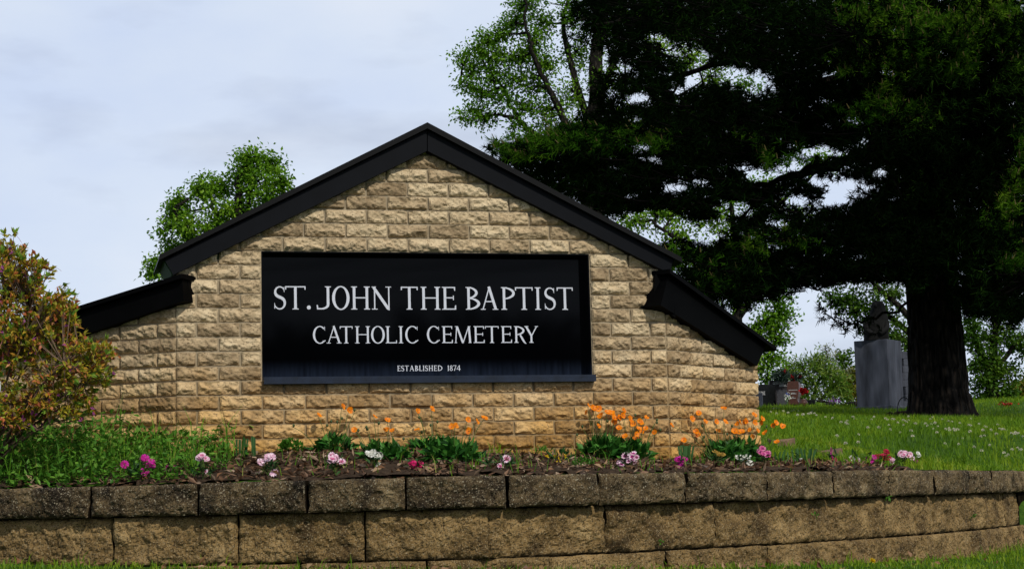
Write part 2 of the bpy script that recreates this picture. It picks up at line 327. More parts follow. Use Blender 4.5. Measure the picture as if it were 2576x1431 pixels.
def bed_ground(px, py):
    """ground point of a bed plant, kept between the wall cap and the sign"""
    p = on_ground(px, py); d = ray(px, py)
    for _ in range(400):
        s_, f_ = float(sdist(p[0], p[1])), max(float((p[:2] - o_[:2]) @ n_[:2]) for o_, U_, n_ in (FM, FLW, FRW))
        if p[1] > 11.5 or (f_ > 0.075 and s_ >= 0.25): break
        st = 0.02 if s_ < 0.25 else -0.02
        p = d * ((p[1] + st) / d[1])
    p[2] = float(terrain(p[0], p[1])); return p
def grass_ground():
    m, t, o = new_mat('lawn_ground'); p = N(t, 'ShaderNodeBsdfPrincipled'); p.inputs['Roughness'].default_value = 1; p.inputs['Specular IOR Level'].default_value = 0.1
    c = N(t, 'ShaderNodeTexCoord'); n = N(t, 'ShaderNodeTexNoise'); n.inputs['Scale'].default_value = 9; n.inputs['Detail'].default_value = 9; n.inputs['Roughness'].default_value = 0.7
    t.links.new(c.outputs['Object'], n.inputs['Vector'])
    t.links.new(ramp(t, n.outputs['Fac'], [(0.3, (0.012, 0.030, 0.004)), (0.5, (0.030, 0.075, 0.006)), (0.7, (0.060, 0.11, 0.010))]), p.inputs['Base Color'])
    n2 = N(t, 'ShaderNodeTexNoise'); n2.inputs['Scale'].default_value = 60; n2.inputs['Detail'].default_value = 6; t.links.new(c.outputs['Object'], n2.inputs['Vector'])
    b = N(t, 'ShaderNodeBump'); b.inputs['Strength'].default_value = 0.8; b.inputs['Distance'].default_value = 0.03; t.links.new(n2.outputs['Fac'], b.inputs['Height']); t.links.new(b.outputs[0], p.inputs['Normal'])
    t.links.new(p.outputs[0], o.inputs[0]); return m
M['ground'] = grass_ground()
gx = np.concatenate([-np.geomspace(400, 6.5, 26), np.arange(-6, 6.01, 0.075), np.geomspace(6.5, 400, 26)])
gy = np.concatenate([-np.geomspace(300, 3, 18), np.linspace(-2, 6, 20), np.arange(6.1, 15, 0.07), np.geomspace(15.1, 70, 50), np.geomspace(75, 600, 16)])
GX, GY = np.meshgrid(gx, gy, indexing='xy')
mb = MB(); mb.grid(np.stack([GX, GY, terrain(GX, GY)], -1)); tag(mb.build('ground', M['ground'], smooth=True), kind='structure')

# ------------------------------------------------------------------ the stone sign
def frame(o, deg):
    a = math.radians(deg); o = np.asarray(o, float)
    return o, np.array([math.cos(a), math.sin(a), 0.0]), np.array([math.sin(a), -math.cos(a), 0.0])
o_main = ray(1065, 900); o_main = o_main / o_main[1] * 8.62
FM = frame(o_main, 14)
def W3(fr, u, v, n=0.0):
    o, U, Nn = fr; u, v, n = np.broadcast_arrays(np.asarray(u, float), np.asarray(v, float), np.asarray(n, float))
    P = o + u[..., None] * U + n[..., None] * Nn; P = np.array(P); P[..., 2] = v; return P
def px_uv(fr, px, py, off=0.0):
    o, U, Nn = fr; d = ray(px, py); p = d * (((o + Nn * off) @ Nn) / (d @ Nn)); return float((p - o) @ U), float(p[2])
UL, UR = -1.172, 1.236
FLW = frame(W3(FM, UL, 0), -20)
FRW = frame(W3(FM, UR, 0), 50)
def prism(mb, fr, poly, n0, n1, mat=0):
    u = [p[0] for p in poly]; v = [p[1] for p in poly]
    A = 0.5 * sum(u[i] * v[(i + 1) % len(u)] - u[(i + 1) % len(u)] * v[i] for i in range(len(u)))
    if A < 0: u, v = u[::-1], v[::-1]
    mb.prism(W3(fr, u, v, n0), W3(fr, u, v, n1), mat)    # n1 > n0 : the n1 ring faces the viewer
V0, DV = 0.305, 0.0685
GAP = 0.0105
def brick(mb, fr, u0, u1, v0, v1, roof=None, depth=0.0):
    """one rock-faced stone: a chipped, faceted face that bulges out of the mortar"""
    L, H = u1 - u0, v1 - v0
    if L < 0.012: return
    nu, nv = max(6, int(L / 0.0068)), 12
    x = np.linspace(0, L, nu); y = np.linspace(0, H, nv); X, Y = np.meshgrid(x, y, indexing='ij')
    sd = rng.uniform(0, 400)
    def lin(px_, py_, k):                                # straight-edged facets
        q_ = np.stack([px_ + sd, py_ + sd * 0.37, np.full(px_.shape, k * 7.7)], -1); i_ = np.floor(q_).astype(np.int64); f_ = q_ - i_
        r_ = 0
        for a_ in (0, 1):
            for b_ in (0, 1):
                w_ = (f_[..., 0] if a_ else 1 - f_[..., 0]) * (f_[..., 1] if b_ else 1 - f_[..., 1]); r_ = r_ + w_ * _h(i_[..., 0] + a_, i_[..., 1] + b_, i_[..., 2], 91)
        return r_ * 2 - 1
    hm = rng.uniform(0.014, 0.021)
    r = H * np.clip(rng.uniform(0.22, 0.5) + 0.30 * lin(X * 26, 0 * X, 1) + 0.14 * lin(X * 85, 0 * X, 2), 0.06, 0.85)
    low = 0.004 + (hm - 0.004) * np.clip(Y / r, 0, 1) ** 0.8
    top = hm - (hm - rng.uniform(0.011, 0.017)) * np.clip((Y - r) / (H - r + 1e-6), 0, 1)
    h = np.where(Y < r, low, top)
    h = h + 0.0068 * lin(X * 38 + Y * 22, Y * 52 - X * 9, 3) * np.clip(Y / H * 3, 0.25, 1) + 0.0042 * lin(X * 95 + Y * 40, Y * 110, 4)
    h = np.minimum(h, 0.008 + 1.3 * X); h = np.minimum(h, 0.008 + 1.3 * (L - X))
    P = np.stack([(X + u0) * 42, (Y + v0) * 42, np.full(X.shape, sd)], -1)
    h = h + 0.0018 * noise(P * 3.1, 5)
    h = np.maximum(h, 0.0035)
    j = 0.0022; xo = X + u0; yo = Y + v0
    ed = np.minimum(np.minimum(X, L - X), np.minimum(Y, H - Y)); w = (ed < 1e-6)
    xo = xo + w * noise(P * 0.7, 21) * j; yo = yo + w * noise(P * 0.7, 31) * j
    if roof is not None: yo = np.minimum(yo, roof(xo))
    G = W3(fr, xo, yo, h + depth); mb.grid(G.transpose(1, 0, 2)[:, :, :])
    rim = np.concatenate([G[:, 0], G[-1, 1:], G[-2::-1, -1], G[0, -2:0:-1]]); back = rim - fr[2] * (0.02)
    back = np.array(back); k = len(rim); b = mb.n
    Rh = np.concatenate([rim, back]); i = np.arange(k)
    mb.add(Rh, np.stack([i, i + k, (i + 1) % k + k, (i + 1) % k], 1))
SIGN = thing('cemetery_sign', tuple(W3(FM, 0.03, float(terrain(-0.4, 8.6)))), 'wide gabled stone sign with black roof edges and a black lettered panel in its middle', 'sign')
PU0, PU1, PV0, PV1 = -0.776, 0.848, 0.581, 1.1955
# roof outline in the plane of the main wall
PF = 0.055                                              # how far the fascia stands proud
q = lambda px, py, off=PF, fr=FM: px_uv(fr, px, py, off)
ap_t, ap_b = q(1075, 327), q(1075, 380)
fl_t, fl_b = q(415, 655), q(436, 691); fr_t, fr_b = q(1694, 653), q(1683, 687)
cl_t, cr_t, ca_t = q(402, 641, .08), q(1715, 647, .08), q(1075, 308, .08)
ca_b = (ca_t[0], ca_t[1] - 0.030); cl_b = (cl_t[0] - 0.006, cl_t[1] - 0.026); cr_b = (cr_t[0] + 0.004, cr_t[1] - 0.028)
def roof_main(u):
    m1 = (ap_b[1] - fl_b[1]) / (ap_b[0] - fl_b[0]); m2 = (fr_b[1] - ap_b[1]) / (fr_b[0] - ap_b[0])
    return np.where(u < ap_b[0], fl_b[1] + (u - fl_b[0]) * m1, ap_b[1] + (u - ap_b[0]) * m2) + 0.035
mb = MB()
T = 0.27                                                # mortar core
rz = lambda u: float(roof_main(np.array(u)))
z_lo = 0.02
prism(mb, FM, [(UL, z_lo), (PU0, z_lo), (PU0, PV1), (UL + .02, min(PV1, rz(UL))), (UL, rz(UL) - .03)], -T, 0.0, 1)
prism(mb, FM, [(PU1, z_lo), (UR, z_lo), (UR, rz(UR) - .03), (UR - .02, min(PV1, rz(UR))), (PU1, PV1)], -T, 0.0, 1)
prism(mb, FM, [(PU0, z_lo), (PU1, z_lo), (PU1, PV0 - 0.022), (PU0, PV0 - 0.022)], -T, 0.0, 1)
prism(mb, FM, [(-1.05, PV1), (1.06, PV1), (ap_b[0], rz(ap_b[0]))], -T, 0.0, 1)
for k in range(-5, 22):
    v0 = V0 + DV * k + GAP / 2; v1 = v0 + DV - GAP
    off = 0 if k % 2 == 0 else 0.1015
    e = [PU0 + off + 0.203 * j for j in range(-3, 13)]
    e = sorted([x for x in e if UL + 0.03 < x < UR - 0.03] + [UL - 0.002, UR + 0.002])
    if k in range(4, 13): e = sorted([x for x in e if not (PU0 < x < PU1)] + ([PU0] if PU0 not in e else []) + [PU1])
    for a, b in zip(e[:-1], e[1:]):
        if k in range(4, 13) and a >= PU0 - 1e-6 and b <= PU1 + 1e-6: continue
        if b - a < 0.03: continue
        mid_hi = max(rz(a), rz(b), rz((a + b) / 2))
        if a < ap_b[0] < b: mid_hi = rz(ap_b[0])
        if v0 > mid_hi - 0.005: continue
        g0 = GAP / 2 if a > UL and abs(a - PU0) > 1e-6 else (0.0 if a <= UL else GAP / 2)
        brick(mb, FM, a + g0, b - GAP / 2, v0, v1, roof_main)
wall = mb.build('wall', [M['brick'], M['mortar']], SIGN)
# swept-back wings
lw = lambda px, py, off=PF: px_uv(FLW, px, py, off)
rw = lambda px, py, off=PF: px_uv(FRW, px, py, off)
def line(p, q_, extra=0.0): return lambda u: p[1] + (np.asarray(u, float) - p[0]) * (q_[1] - p[1]) / (q_[0] - p[0]) + extra
LwB = line(lw(464, 756), lw(200, 846)); LwT = line(lw(470, 690), lw(148, 791))
RwB = line(rw(1645, 757), rw(1905, 920)); RwT = line(rw(1690, 692), rw(1955, 884))
def wing(fr, u_in, u_out, roofline, flip):
    mb = MB(); lo, hi = min(u_in, u_out), max(u_in, u_out)
    r = lambda u: roofline(u) + 0.03
    prism(mb, fr, [(lo, z_lo), (hi, z_lo), (hi, float(r(hi))), (lo, float(r(lo)))], -0.25, -0.001, 1)
    for k in range(-5, 12):
        v0 = V0 + DV * k + GAP / 2; v1 = v0 + DV - GAP
        off = 0.0 if (k % 2 == 0) ^ flip else 0.1015
        e = [(u_in + (0.203 * j + off) * (1 if u_out > u_in else -1)) for j in range(0, 8)] + [u_in]
        e = sorted(set(round(x, 4) for x in e if lo - 1e-6 <= x < hi - 0.02 or abs(x - u_in) < 1e-6))
        e = sorted([x for x in e if lo + 0.02 < x < hi - 0.02] + [lo, hi])
        for a, b in zip(e[:-1], e[1:]):
            if v0 > max(float(r(a)), float(r(b))) - 0.005: continue
            g1 = -0.010 if (b == hi and u_out > u_in) else GAP / 2
            brick(mb, fr, a + GAP / 2, b - g1, v0, v1, r)
    return mb.build('wing_wall', [M['brick'], M['mortar']], SIGN)
wing(FLW, 0.0, -0.98, LwB, False)
wing(FRW, 0.0, 0.815, RwB, True)
# gable roof: two fascias, the beam behind them, thin edge caps
mb = MB(); g = 0.002
prism(mb, FM, [(ap_b[0] - g, ap_b[1]), (ap_t[0] - g, ap_t[1]), fl_t, fl_b], -0.40, PF, 0); o = mb.build('fascia', M['black_metal'], SIGN); o['label'] = 'left sloping black fascia of the gable'
mb = MB(); prism(mb, FM, [(ap_b[0] + g, ap_b[1]), fr_b, fr_t, (ap_t[0] + g, ap_t[1])], -0.40, PF, 0); o = mb.build('fascia', M['black_metal'], SIGN); o['label'] = 'right sloping black fascia of the gable'
mb = MB(); prism(mb, FM, [ca_b, ca_t, cl_t, cl_b], -0.46, 0.08, 0); mb.build('roof_edge', M['cap_metal'], SIGN)
mb = MB(); prism(mb, FM, [(ca_b[0] + .0005, ca_b[1]), cr_b, cr_t, (ca_t[0] + .0005, ca_t[1])], -0.46, 0.08, 0); mb.build('roof_edge', M['cap_metal'], SIGN)
mb = MB(); prism(mb, FM, [fl_t, fl_b, (fl_b[0] - .006, fl_b[1] + .004), (fl_t[0] - .006, fl_t[1] + .004)], -0.39, PF - 0.022, 0); o = mb.build('end_panel', M['green_end'], SIGN); o['label'] = 'dark green end of the left eave'
# small round end trim of the right eave
mb = MB(); prism(mb, FM, [fr_t, (fr_t[0] + .008, fr_t[1] + .002), (fr_b[0] + .008, fr_b[1] + .006), fr_b], -0.39, PF - 0.01, 0); mb.build('end_panel', M['black_metal'], SIGN)
def wing_roof(fr, ub, ut, B, Tt, capo, out_sign):
    mb = MB()
    prism(mb, fr, [(ub[0], float(B(ub[0]))), (ub[1], float(B(ub[1]))), (ut[1], float(Tt(ut[1])) - 0.018), (ut[0], float(Tt(ut[0])) - 0.018)], -0.33, PF, 0)
    f = mb.build('wing_fascia', M['wing_metal'], SIGN)
    mb = MB(); a, b = capo
    prism(mb, fr, [(a, float(Tt(a)) - 0.0175), (b, float(Tt(b)) - 0.0175), (b, float(Tt(b)) + 0.004), (a, float(Tt(a)) + 0.004)], -0.38, PF + 0.028, 0)
    mb.build('wing_roof_edge', M['wing_metal'], SIGN)
lwr = lw(464, 756); lwt = lw(460, 690)
wing_roof(FLW, (-1.02, lwr[0] - .004), (-1.02, lwt[0] - .004), LwB, LwT, (-1.05, lw(457, 699, .08)[0]), -1)
rl = rw(1662, 764); rr = rw(1905, 920); rtl = rw(1678, 690); rtr = rw(1926, 880)
wing_roof(FRW, (rl[0], rr[0]), (rtl[0] + .01, rtr[0]), RwB, RwT, (rtl[0] - .015, rw(1953, 884, .08)[0]), 1)
for pts_, lab in (([(448, 694), (474, 690), (474, 752), (450, 762)], None), ([(1648, 690), (1692, 690), (1700, 800), (1644, 757)], None)):   # boxed-in upper ends of the wing roofs
    mb = MB(); prism(mb, FM, [q(px, py, .04) for px, py in pts_], -0.05, 0.04, 0); mb.build('roof_return', M['wing_metal'], SIGN)
# the black name panel, its sill, its lettering
PN = -0.088
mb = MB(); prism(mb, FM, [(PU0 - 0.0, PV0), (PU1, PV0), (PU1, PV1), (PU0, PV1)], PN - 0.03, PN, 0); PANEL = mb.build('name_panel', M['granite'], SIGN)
mb = MB(); LN = 0.006  # black lining added inside the recess to stand in for its shade
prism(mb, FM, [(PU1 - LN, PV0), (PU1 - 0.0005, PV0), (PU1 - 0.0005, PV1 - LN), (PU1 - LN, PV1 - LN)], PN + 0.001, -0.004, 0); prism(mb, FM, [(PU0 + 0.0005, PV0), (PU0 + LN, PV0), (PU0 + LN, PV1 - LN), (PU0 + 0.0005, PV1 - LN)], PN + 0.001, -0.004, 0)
prism(mb, FM, [(PU0 + .0005, PV1 - LN), (PU1 - .0005, PV1 - LN), (PU1 - .0005, PV1 - 0.0005), (PU0 + .0005, PV1 - 0.0005)], PN + 0.001, -0.004, 0); mb.build('recess_shade_lining', M['granite'], SIGN)
mb = MB(); s0 = q(664, 962, .05); s1 = q(1500, 955, .05)
mb.box(W3(FM, s0[0], PV0 - 0.0215, PN + 0.002), FM[1] * (s1[0] - s0[0]), np.array([0, 0, 0.0205]), FM[2] * (0.05 - PN - 0.002))
mb.box(W3(FM, s0[0], PV0 - 0.0005, 0.032), FM[1] * (s1[0] - s0[0]), np.array([0, 0, 0.012]), FM[2] * 0.016); mb.build('sill', M['sill'], SIGN)

class Glyph:
    """roman capitals drawn from stems, bars and bowls; unit cap height, width w"""
    def __init__(self, mb, fr, n, u0, w, v0, h, th, tn):
        self.mb, self.fr, self.n, self.u0, self.w, self.v0, self.h, self.th, self.tn, self.k = mb, fr, n, u0, w, v0, h, th, tn, 0
        self.W = w / h
    def poly(self, pts):
        u = [self.u0 + p[0] * self.h for p in pts]; v = [self.v0 + p[1] * self.h for p in pts]
        A = sum(u[i] * v[(i + 1) % len(u)] - u[(i + 1) % len(u)] * v[i] for i in range(len(u)))
        if A < 0: u, v = u[::-1], v[::-1]
        self.k += 1; top = self.n + 0.0012 + 0.00012 * self.k
        self.mb.prism(W3(self.fr, u, v, self.n - 0.001), W3(self.fr, u, v, top), 0)
    def seg(self, a, b, t, t2=None):
        a, b = np.array(a, float), np.array(b, float); d = b - a; d = d / np.linalg.norm(d); p = np.array([-d[1], d[0]]); t2 = t if t2 is None else t2
        self.poly([a + p * t / 2, a - p * t / 2, b - p * t2 / 2, b + p * t2 / 2])
    def stem(self, x, y0=0.0, y1=1.0, t=None, ser=(1, 1), sw=0.075):
        t = self.th if t is None else t
        self.poly([(x - t / 2, y0), (x + t / 2, y0), (x + t / 2 * .94, (y0 + y1) / 2), (x + t / 2, y1), (x - t / 2, y1), (x - t / 2 * .94, (y0 + y1) / 2)])
        for s_, y, sg in ((ser[0], y0, 1), (ser[1], y1, -1)):
            if s_: self.poly([(x - t / 2 - sw, y), (x + t / 2 + sw, y), (x + t / 2 + sw, y + sg * .025), (x + t / 2, y + sg * .055), (x - t / 2, y + sg * .055), (x - t / 2 - sw, y + sg * .025)])
    def arc(self, cx, cy, rx, ry, a0, a1, t, tn, n=22):
        a = np.radians(np.linspace(a0, a1, n))
        th = tn + (t - tn) * np.abs(np.cos(a)) ** 1.3; o_ = np.stack([cx + rx * np.cos(a), cy + ry * np.sin(a)], 1)
        nn = np.stack([np.cos(a) / rx, np.sin(a) / ry], 1); nn /= np.linalg.norm(nn, axis=1)[:, None]; i_ = o_ - nn * th[:, None]
        for k in range(n - 1):
            kk = self.k; self.poly([o_[k], o_[k + 1], i_[k + 1], i_[k]]); self.k = kk
        self.k += 1
    def curve(self, pts, th):
        pts = np.array(pts); d = np.gradient(pts, axis=0); d /= np.linalg.norm(d, axis=1)[:, None]; p = np.stack([-d[:, 1], d[:, 0]], 1); th = np.array(th)[:, None] / 2
        A, B = pts + p * th, pts - p * th
        for k in range(len(pts) - 1):
            kk = self.k; self.poly([A[k], A[k + 1], B[k + 1], B[k]]); self.k = kk
        self.k += 1
    def draw(self, ch):
        W, t, n = self.W, self.th, self.tn; s = 0.075
        if ch == 'T': self.stem(W / 2, 0, 1 - n, ser=(1, 0)); self.poly([(0, 1), (W, 1), (W, 1 - n), (0, 1 - n)]); self.poly([(0, 1), (.045, 1), (.05, .86), (.0, .85)]); self.poly([(W, 1), (W - .045, 1), (W - .05, .86), (W, .85)])
        elif ch == 'I': self.stem(W / 2)
        elif ch == 'H': self.stem(s + t / 2); self.stem(W - s - t / 2); self.seg((s + t / 2, .51), (W - s - t / 2, .51), n)
        elif ch == 'L': self.stem(s + t / 2); self.poly([(s, 0), (W, 0), (W - .015, .18), (W - .05, .18), (W - .07, n), (s, n)])
        elif ch == 'E':
            self.stem(s + t / 2, ser=(1, 1)); x = s + t / 2
            self.poly([(x, 0), (W, 0), (W - .0, .19), (W - .045, .19), (W - .07, n), (x, n)]); self.poly([(x, 1), (W - .03, 1), (W - .03, .83), (W - .07, .83), (W - .09, 1 - n), (x, 1 - n)])
            self.seg((x, .52), (W - .10, .52), n); self.seg((W - .115, .42), (W - .115, .62), .04)
        elif ch == 'O': self.arc(W / 2, .5, W / 2, .52, 0, 360, t * 1.08, n, 40)
        elif ch == 'D': self.stem(s + t / 2); self.arc(s + t / 2, .5, W - s - t / 2, .5, -90, 90, t * 1.05, n)
        elif ch == 'C': self.arc(W * .56, .5, W * .56, .52, 48, 312, t * 1.05, n, 34); self.poly([(W * .93, .98), (W * .97, .98), (W * .97, .74), (W * .93, .79)]); self.seg((W * .92, .115), (W * 1.0, .19), n)
        elif ch in 'BPR':
            x = s + t / 2; self.stem(x)
            if ch == 'B': self.arc(x, .745, W * .84 - x, .255, -90, 90, t, n); self.arc(x, .265, W - x, .265, -90, 90, t * 1.06, n)
            else: self.arc(x, .73, (W if ch == 'P' else W * .86) - x, .27, -90, 90, t * 1.02, n)
            if ch == 'R': self.curve([(W * .5, .47), (W * .66, .26), (W * .82, .06), (W * .93, -.03), (W, -.02)], [t * .8, t, t * .9, t * .5, .03])
        elif ch == 'A': self.seg((W * .13, .02), (W * .5, .98), n); self.seg((W * .48, 1.02), (W * .86, .02), t); self.seg((W * .26, .36), (W * .72, .36), n); self.seg((0, .018), (W * .28, .018), .036); self.seg((W * .68, .018), (W, .018), .036)
        elif ch == 'N': self.seg((s + n, 0), (s + n, 1), n * 1.1); self.seg((s * .4 + n, .97), (W - s - n, .02), t * 1.05); self.seg((W - s - n * .6, -.03), (W - s - n * .6, 1), n * 1.1); self.seg((0, .982), (s + n + .06, .982), .036); self.seg((W - 2 * s - n * 2, .982), (W, .982), .036); self.seg((0, .018), (2 * s + 2 * n, .018), .036)
        elif ch == 'M':
            self.seg((s, 0), (W * .14, 1), n * 1.1); self.seg((W * .16, .98), (W * .5, 0), t); self.seg((W * .5, 0), (W * .85, .98), n * 1.1); self.seg((W * .86, 1), (W - s, 0), t)
            self.seg((0, .018), (2 * s, .018), .036); self.seg((W - 2 * s - .03, .018), (W, .018), .036); self.seg((W * .04, .982), (W * .2, .982), .036); self.seg((W * .8, .982), (W * .96, .982), .036)
        elif ch == 'Y': self.stem(W / 2, 0, .47, ser=(1, 0)); self.seg((W * .12, .99), (W * .5, .43), t); self.seg((W * .9, .99), (W * .53, .43), n * 1.1); self.seg((0, .982), (W * .3, .982), .036); self.seg((W * .76, .982), (W, .982), .036)
        elif ch == 'J': x = W - s - t / 2; self.stem(x, .22, 1, ser=(0, 1)); a = np.radians(np.linspace(0, -90, 12)); self.curve([(x - .30 + .30 * math.cos(q_), .22 + .19 * math.sin(q_)) for q_ in a] + [(.06, .035)], list(np.linspace(t, n * 1.2, 12)) + [n * 1.2]); self.seg((.05, .0), (.03, .19), .055)
        elif ch == 'S':
            a1 = np.radians(np.linspace(25, 250, 16)); a2 = np.radians(np.linspace(70, -155, 16)); r1x, r1y = W * .36, .215; r2x, r2y = W * .40, .245
            P = [(W * .5 + r1x * math.cos(x), .755 + r1y * math.sin(x)) for x in a1] + [(W * .48 + r2x * math.cos(x), .265 + r2y * math.sin(x)) for x in a2]
            f = np.linspace(0, 1, len(P)); th = n + (t * 1.1 - n) * np.exp(-((f - .5) / .23) ** 2); self.curve(P, th)
            self.poly([(W * .80, .97), (W * .85, .97), (W * .85, .72), (W * .80, .78)]); self.poly([(W * .07, .03), (W * .12, .03), (W * .12, .24), (W * .07, .30)])
        elif ch == '.': self.arc(W / 2, .085, .085, .085, 0, 360, .0849, .0849, 16)
        elif ch == '1': self.stem(W / 2, ser=(1, 0)); self.seg((W * .2, .88), (W * .5, .99), n)
        elif ch == '8': self.arc(W / 2, .75, W * .38, .25, 0, 360, t * .8, n, 24); self.arc(W / 2, .26, W * .46, .27, 0, 360, t * .9, n, 24)
        elif ch == '7': self.poly([(.02, 1), (W, 1), (W, 1 - n), (.02, 1 - n)]); self.seg((W - .05, .97), (W * .35, 0), n, t); self.seg((.04, 1), (.04, .82), .05)
        elif ch == '4': self.seg((W * .7, 0), (W * .7, 1), t); self.seg((0, .3), (W, .3), n); self.seg((.03, .3), (W * .7, .98), n)
L8 = zr(1000, 980, 1.7766)
def row(letters, ytop, ybot, th, tn):
    mb = MB(); vt = np.mean([px_uv(FM, *L8(x, ytop(x)), PN)[1] for x in (400, 1200, 2000)]); vb = np.mean([px_uv(FM, *L8(x, ybot(x)), PN)[1] for x in (400, 1200, 2000)])
    for ch, x0, x1 in letters:
        xm = (ytop(x0) + ybot(x0)) / 2; ua = px_uv(FM, *L8(x0, xm), PN)[0]; ub = px_uv(FM, *L8(x1, xm), PN)[0]
        Glyph(mb, FM, PN, ua, ub - ua, vb, vt - vb, th, tn).draw(ch)
    o = mb.build('lettering', M['letter'], SIGN); o.parent = PANEL; o.matrix_parent_inverse = PANEL.matrix_world.inverted(); return o
R1 = ([('S', 166, 258), ('T', 250, 395), ('.', 404, 430), ('J', 472, 576), ('O', 583, 707), ('H', 718, 852), ('N', 865, 1003), ('T', 1072, 1192), ('H', 1212, 1352), ('E', 1364, 1463), ('B', 1532, 1634),
     ('A', 1638, 1762), ('P', 1784, 1882), ('T', 1884, 2009), ('I', 2022, 2068), ('S', 2088, 2174), ('T', 2180, 2294)], lambda x: 293 + x * .003, lambda x: 461 - x * .0022, 0.116, 0.050)
R2 = ([('C', 447, 535), ('A', 543, 650), ('T', 638, 729), ('H', 746, 853), ('O', 860, 957), ('L', 963, 1044), ('I', 1052, 1092), ('C', 1103, 1193), ('C', 1257, 1345), ('E', 1363, 1440), ('M', 1452, 1572), ('E', 1588, 1666),
     ('T', 1670, 1767), ('E', 1783, 1860), ('R', 1876, 1962), ('Y', 1950, 2047)], lambda x: 580 - x * .003, lambda x: 701 - x * .004, 0.116, 0.053)
for R_, cuts in ((R1, (0, 3, 7, 10, 17)), (R2, (0, 8, 16))):
    for a, b in zip(cuts[:-1], cuts[1:]): row(R_[0][a:b], *R_[1:])
w3 = 'ESTABLISHED'; wd_ = dict(E=.8, S=.75, T=.95, A=1.1, B=.85, L=.8, I=.42, H=1.05, D=1.1); tot = sum(wd_[c] for c in w3); x = 1045; sp = (1370 - 1045) / tot; seq = []
for c in w3: seq.append((c, x + sp * .04, x + sp * (wd_[c] - .1))); x += sp * wd_[c]
seq += [('1', 1402, 1416), ('8', 1418, 1441), ('7', 1443, 1466), ('4', 1468, 1496)]
row(seq[:11], lambda x: 855, lambda x: 894, 0.15, 0.08); row(seq[11:], lambda x: 855, lambda x: 894, 0.15, 0.08)

# ------------------------------------------------------------------ retaining wall of split-face blocks
RW = thing('retaining_wall', tuple(at(1230, 1410, 7.2)), 'low curved retaining wall of rough split-face concrete blocks below the flower bed', 'wall')
CPX = to_px(np.stack([CURVE[:, 0], CURVE[:, 1], np.zeros(len(CURVE))], 1))[0]
_arc = np.concatenate([[0], np.cumsum(np.linalg.norm(np.diff(CURVE, axis=0), axis=1))])
def s_at_px(px):                                        # arc length where the wall passes a photo column
    i = np.where((CURVE[:, 1] < 11.05) & (CURVE[:, 1] > 7.0) & (CURVE[:, 0] > -2.75))[0]
    return float(np.interp(px, CPX[i], _arc[i]))
def pt(s): return np.stack([np.interp(s, _arc, CURVE[:, 0]), np.interp(s, _arc, CURVE[:, 1])], -1)
def tang(s): d = pt(np.asarray(s) + .03) - pt(np.asarray(s) - .03); return d / np.linalg.norm(d, axis=-1, keepdims=True)
def block(name, s0, s1, z0, z1, out_, depth, mat, amp=0.010, round_=0.016):
    L = s1 - s0; H = z1 - z0; rt = pt(s0)[0] > 0.75; g = rng.uniform(0.0030, 0.005) + (0.0035 if rt else 0) if H < 0.15 else rng.uniform(0.0045, 0.007) + (0.003 if rt else 0); out_ = out_ if not rt else round(out_, 2); a, b = s0 + g, s1 - g
    # straight faceted block: chord between its ends
    p0, p1 = pt(a), pt(b); t = (p1 - p0) / np.linalg.norm(p1 - p0); nn = np.array([t[1], -t[0]])
    Lc = float(np.linalg.norm(p1 - p0)); nu, nv = max(8, int(Lc / 0.0062)), max(6, int(H / 0.0062))
    X, Z = np.meshgrid(np.linspace(0, Lc, nu), np.linspace(0, H, nv), indexing='xy')
    sd = rng.uniform(0, 90); P = np.stack([(X + s0) * 11, (Z + z0) * 11, np.full(X.shape, sd)], -1)
    d = amp * (fbm(P, 41, 5) + 0.35) + 0.006 * noise(P * 3.1, 76) + 0.0055 * noise(P * 6.3, 77) + 0.0038 * noise(P * 12, 78)
    ed = np.minimum(np.minimum(X, Lc - X), np.minimum(Z, H - Z)); d = d - round_ * np.exp(-ed / 0.008)
    d = d + amp * 0.5 * noise(np.stack([X * 4, Z * 5, np.full(X.shape, sd + 9)], -1), 3) * 1.4
    off = out_ + d
    jit = (ed < 1e-6) * 0.0025
    Xj = X + jit * noise(P * 2.3, 8); Zj = Z + jit * noise(P * 2.3, 9)
    G = np.stack([p0[0] + t[0] * Xj + nn[0] * off, p0[1] + t[1] * Xj + nn[1] * off, z0 + Zj], -1)
    mb = MB(); mb.grid(G)
    rim = np.concatenate([G[0, :], G[1:, -1], G[-1, -2::-1], G[-2:0:-1, 0]]); k = len(rim)
    taper = 0.86; c = (p0 + p1) / 2; back = rim.copy()
    rel = (rim[:, :2] - c) @ t; taper = 0.95; back[:, :2] = c + np.outer(rel * taper, t) - nn * depth
    i = np.arange(k); mb.add(np.concatenate([rim, back]), np.stack([i, i + k, (i + 1) % k + k, (i + 1) % k], 1), 1)
    mb.f.append((np.array([list(range(k))[::-1]]) + (mb.n - k), 0))
    return mb.build(name, [mat, M['joint']], RW)
capj = [-340, -45, 233, 502, 776, 1021, 1273, 1500, 1717, 1917, 2087, 2227, 2340, 2428, 2484]
ss = [s_at_px(max(p, -150)) - (0.45 * 0 if p > -150 else 0.36) for p in capj]
sE = s_at_px(2484); ss += [sE + .36, sE + .74, sE + 1.12, sE + 1.5]
for a, b in zip(ss[:-1], ss[1:]): block('cap_block', a, b, -0.036, 0.090 + rng.uniform(-.003, .003), 0.030 + rng.uniform(-.005, .005), 0.25, M['cap'], 0.013)
cj = [-335, -30, 279, 596, 915, 1231, 1530, 1806, 2045, 2228, 2352, 2437]
ss = [s_at_px(max(p, -150)) - (0 if p > -150 else 0.36) for p in cj]; sE = ss[-1]; ss += [sE + .42, sE + .85, sE + 1.28]
for a, b in zip(ss[:-1], ss[1:]): block('wall_block', a, b, -0.236, -0.039, -0.020 + rng.uniform(-.004, .004), 0.24, M['block'], 0.015)
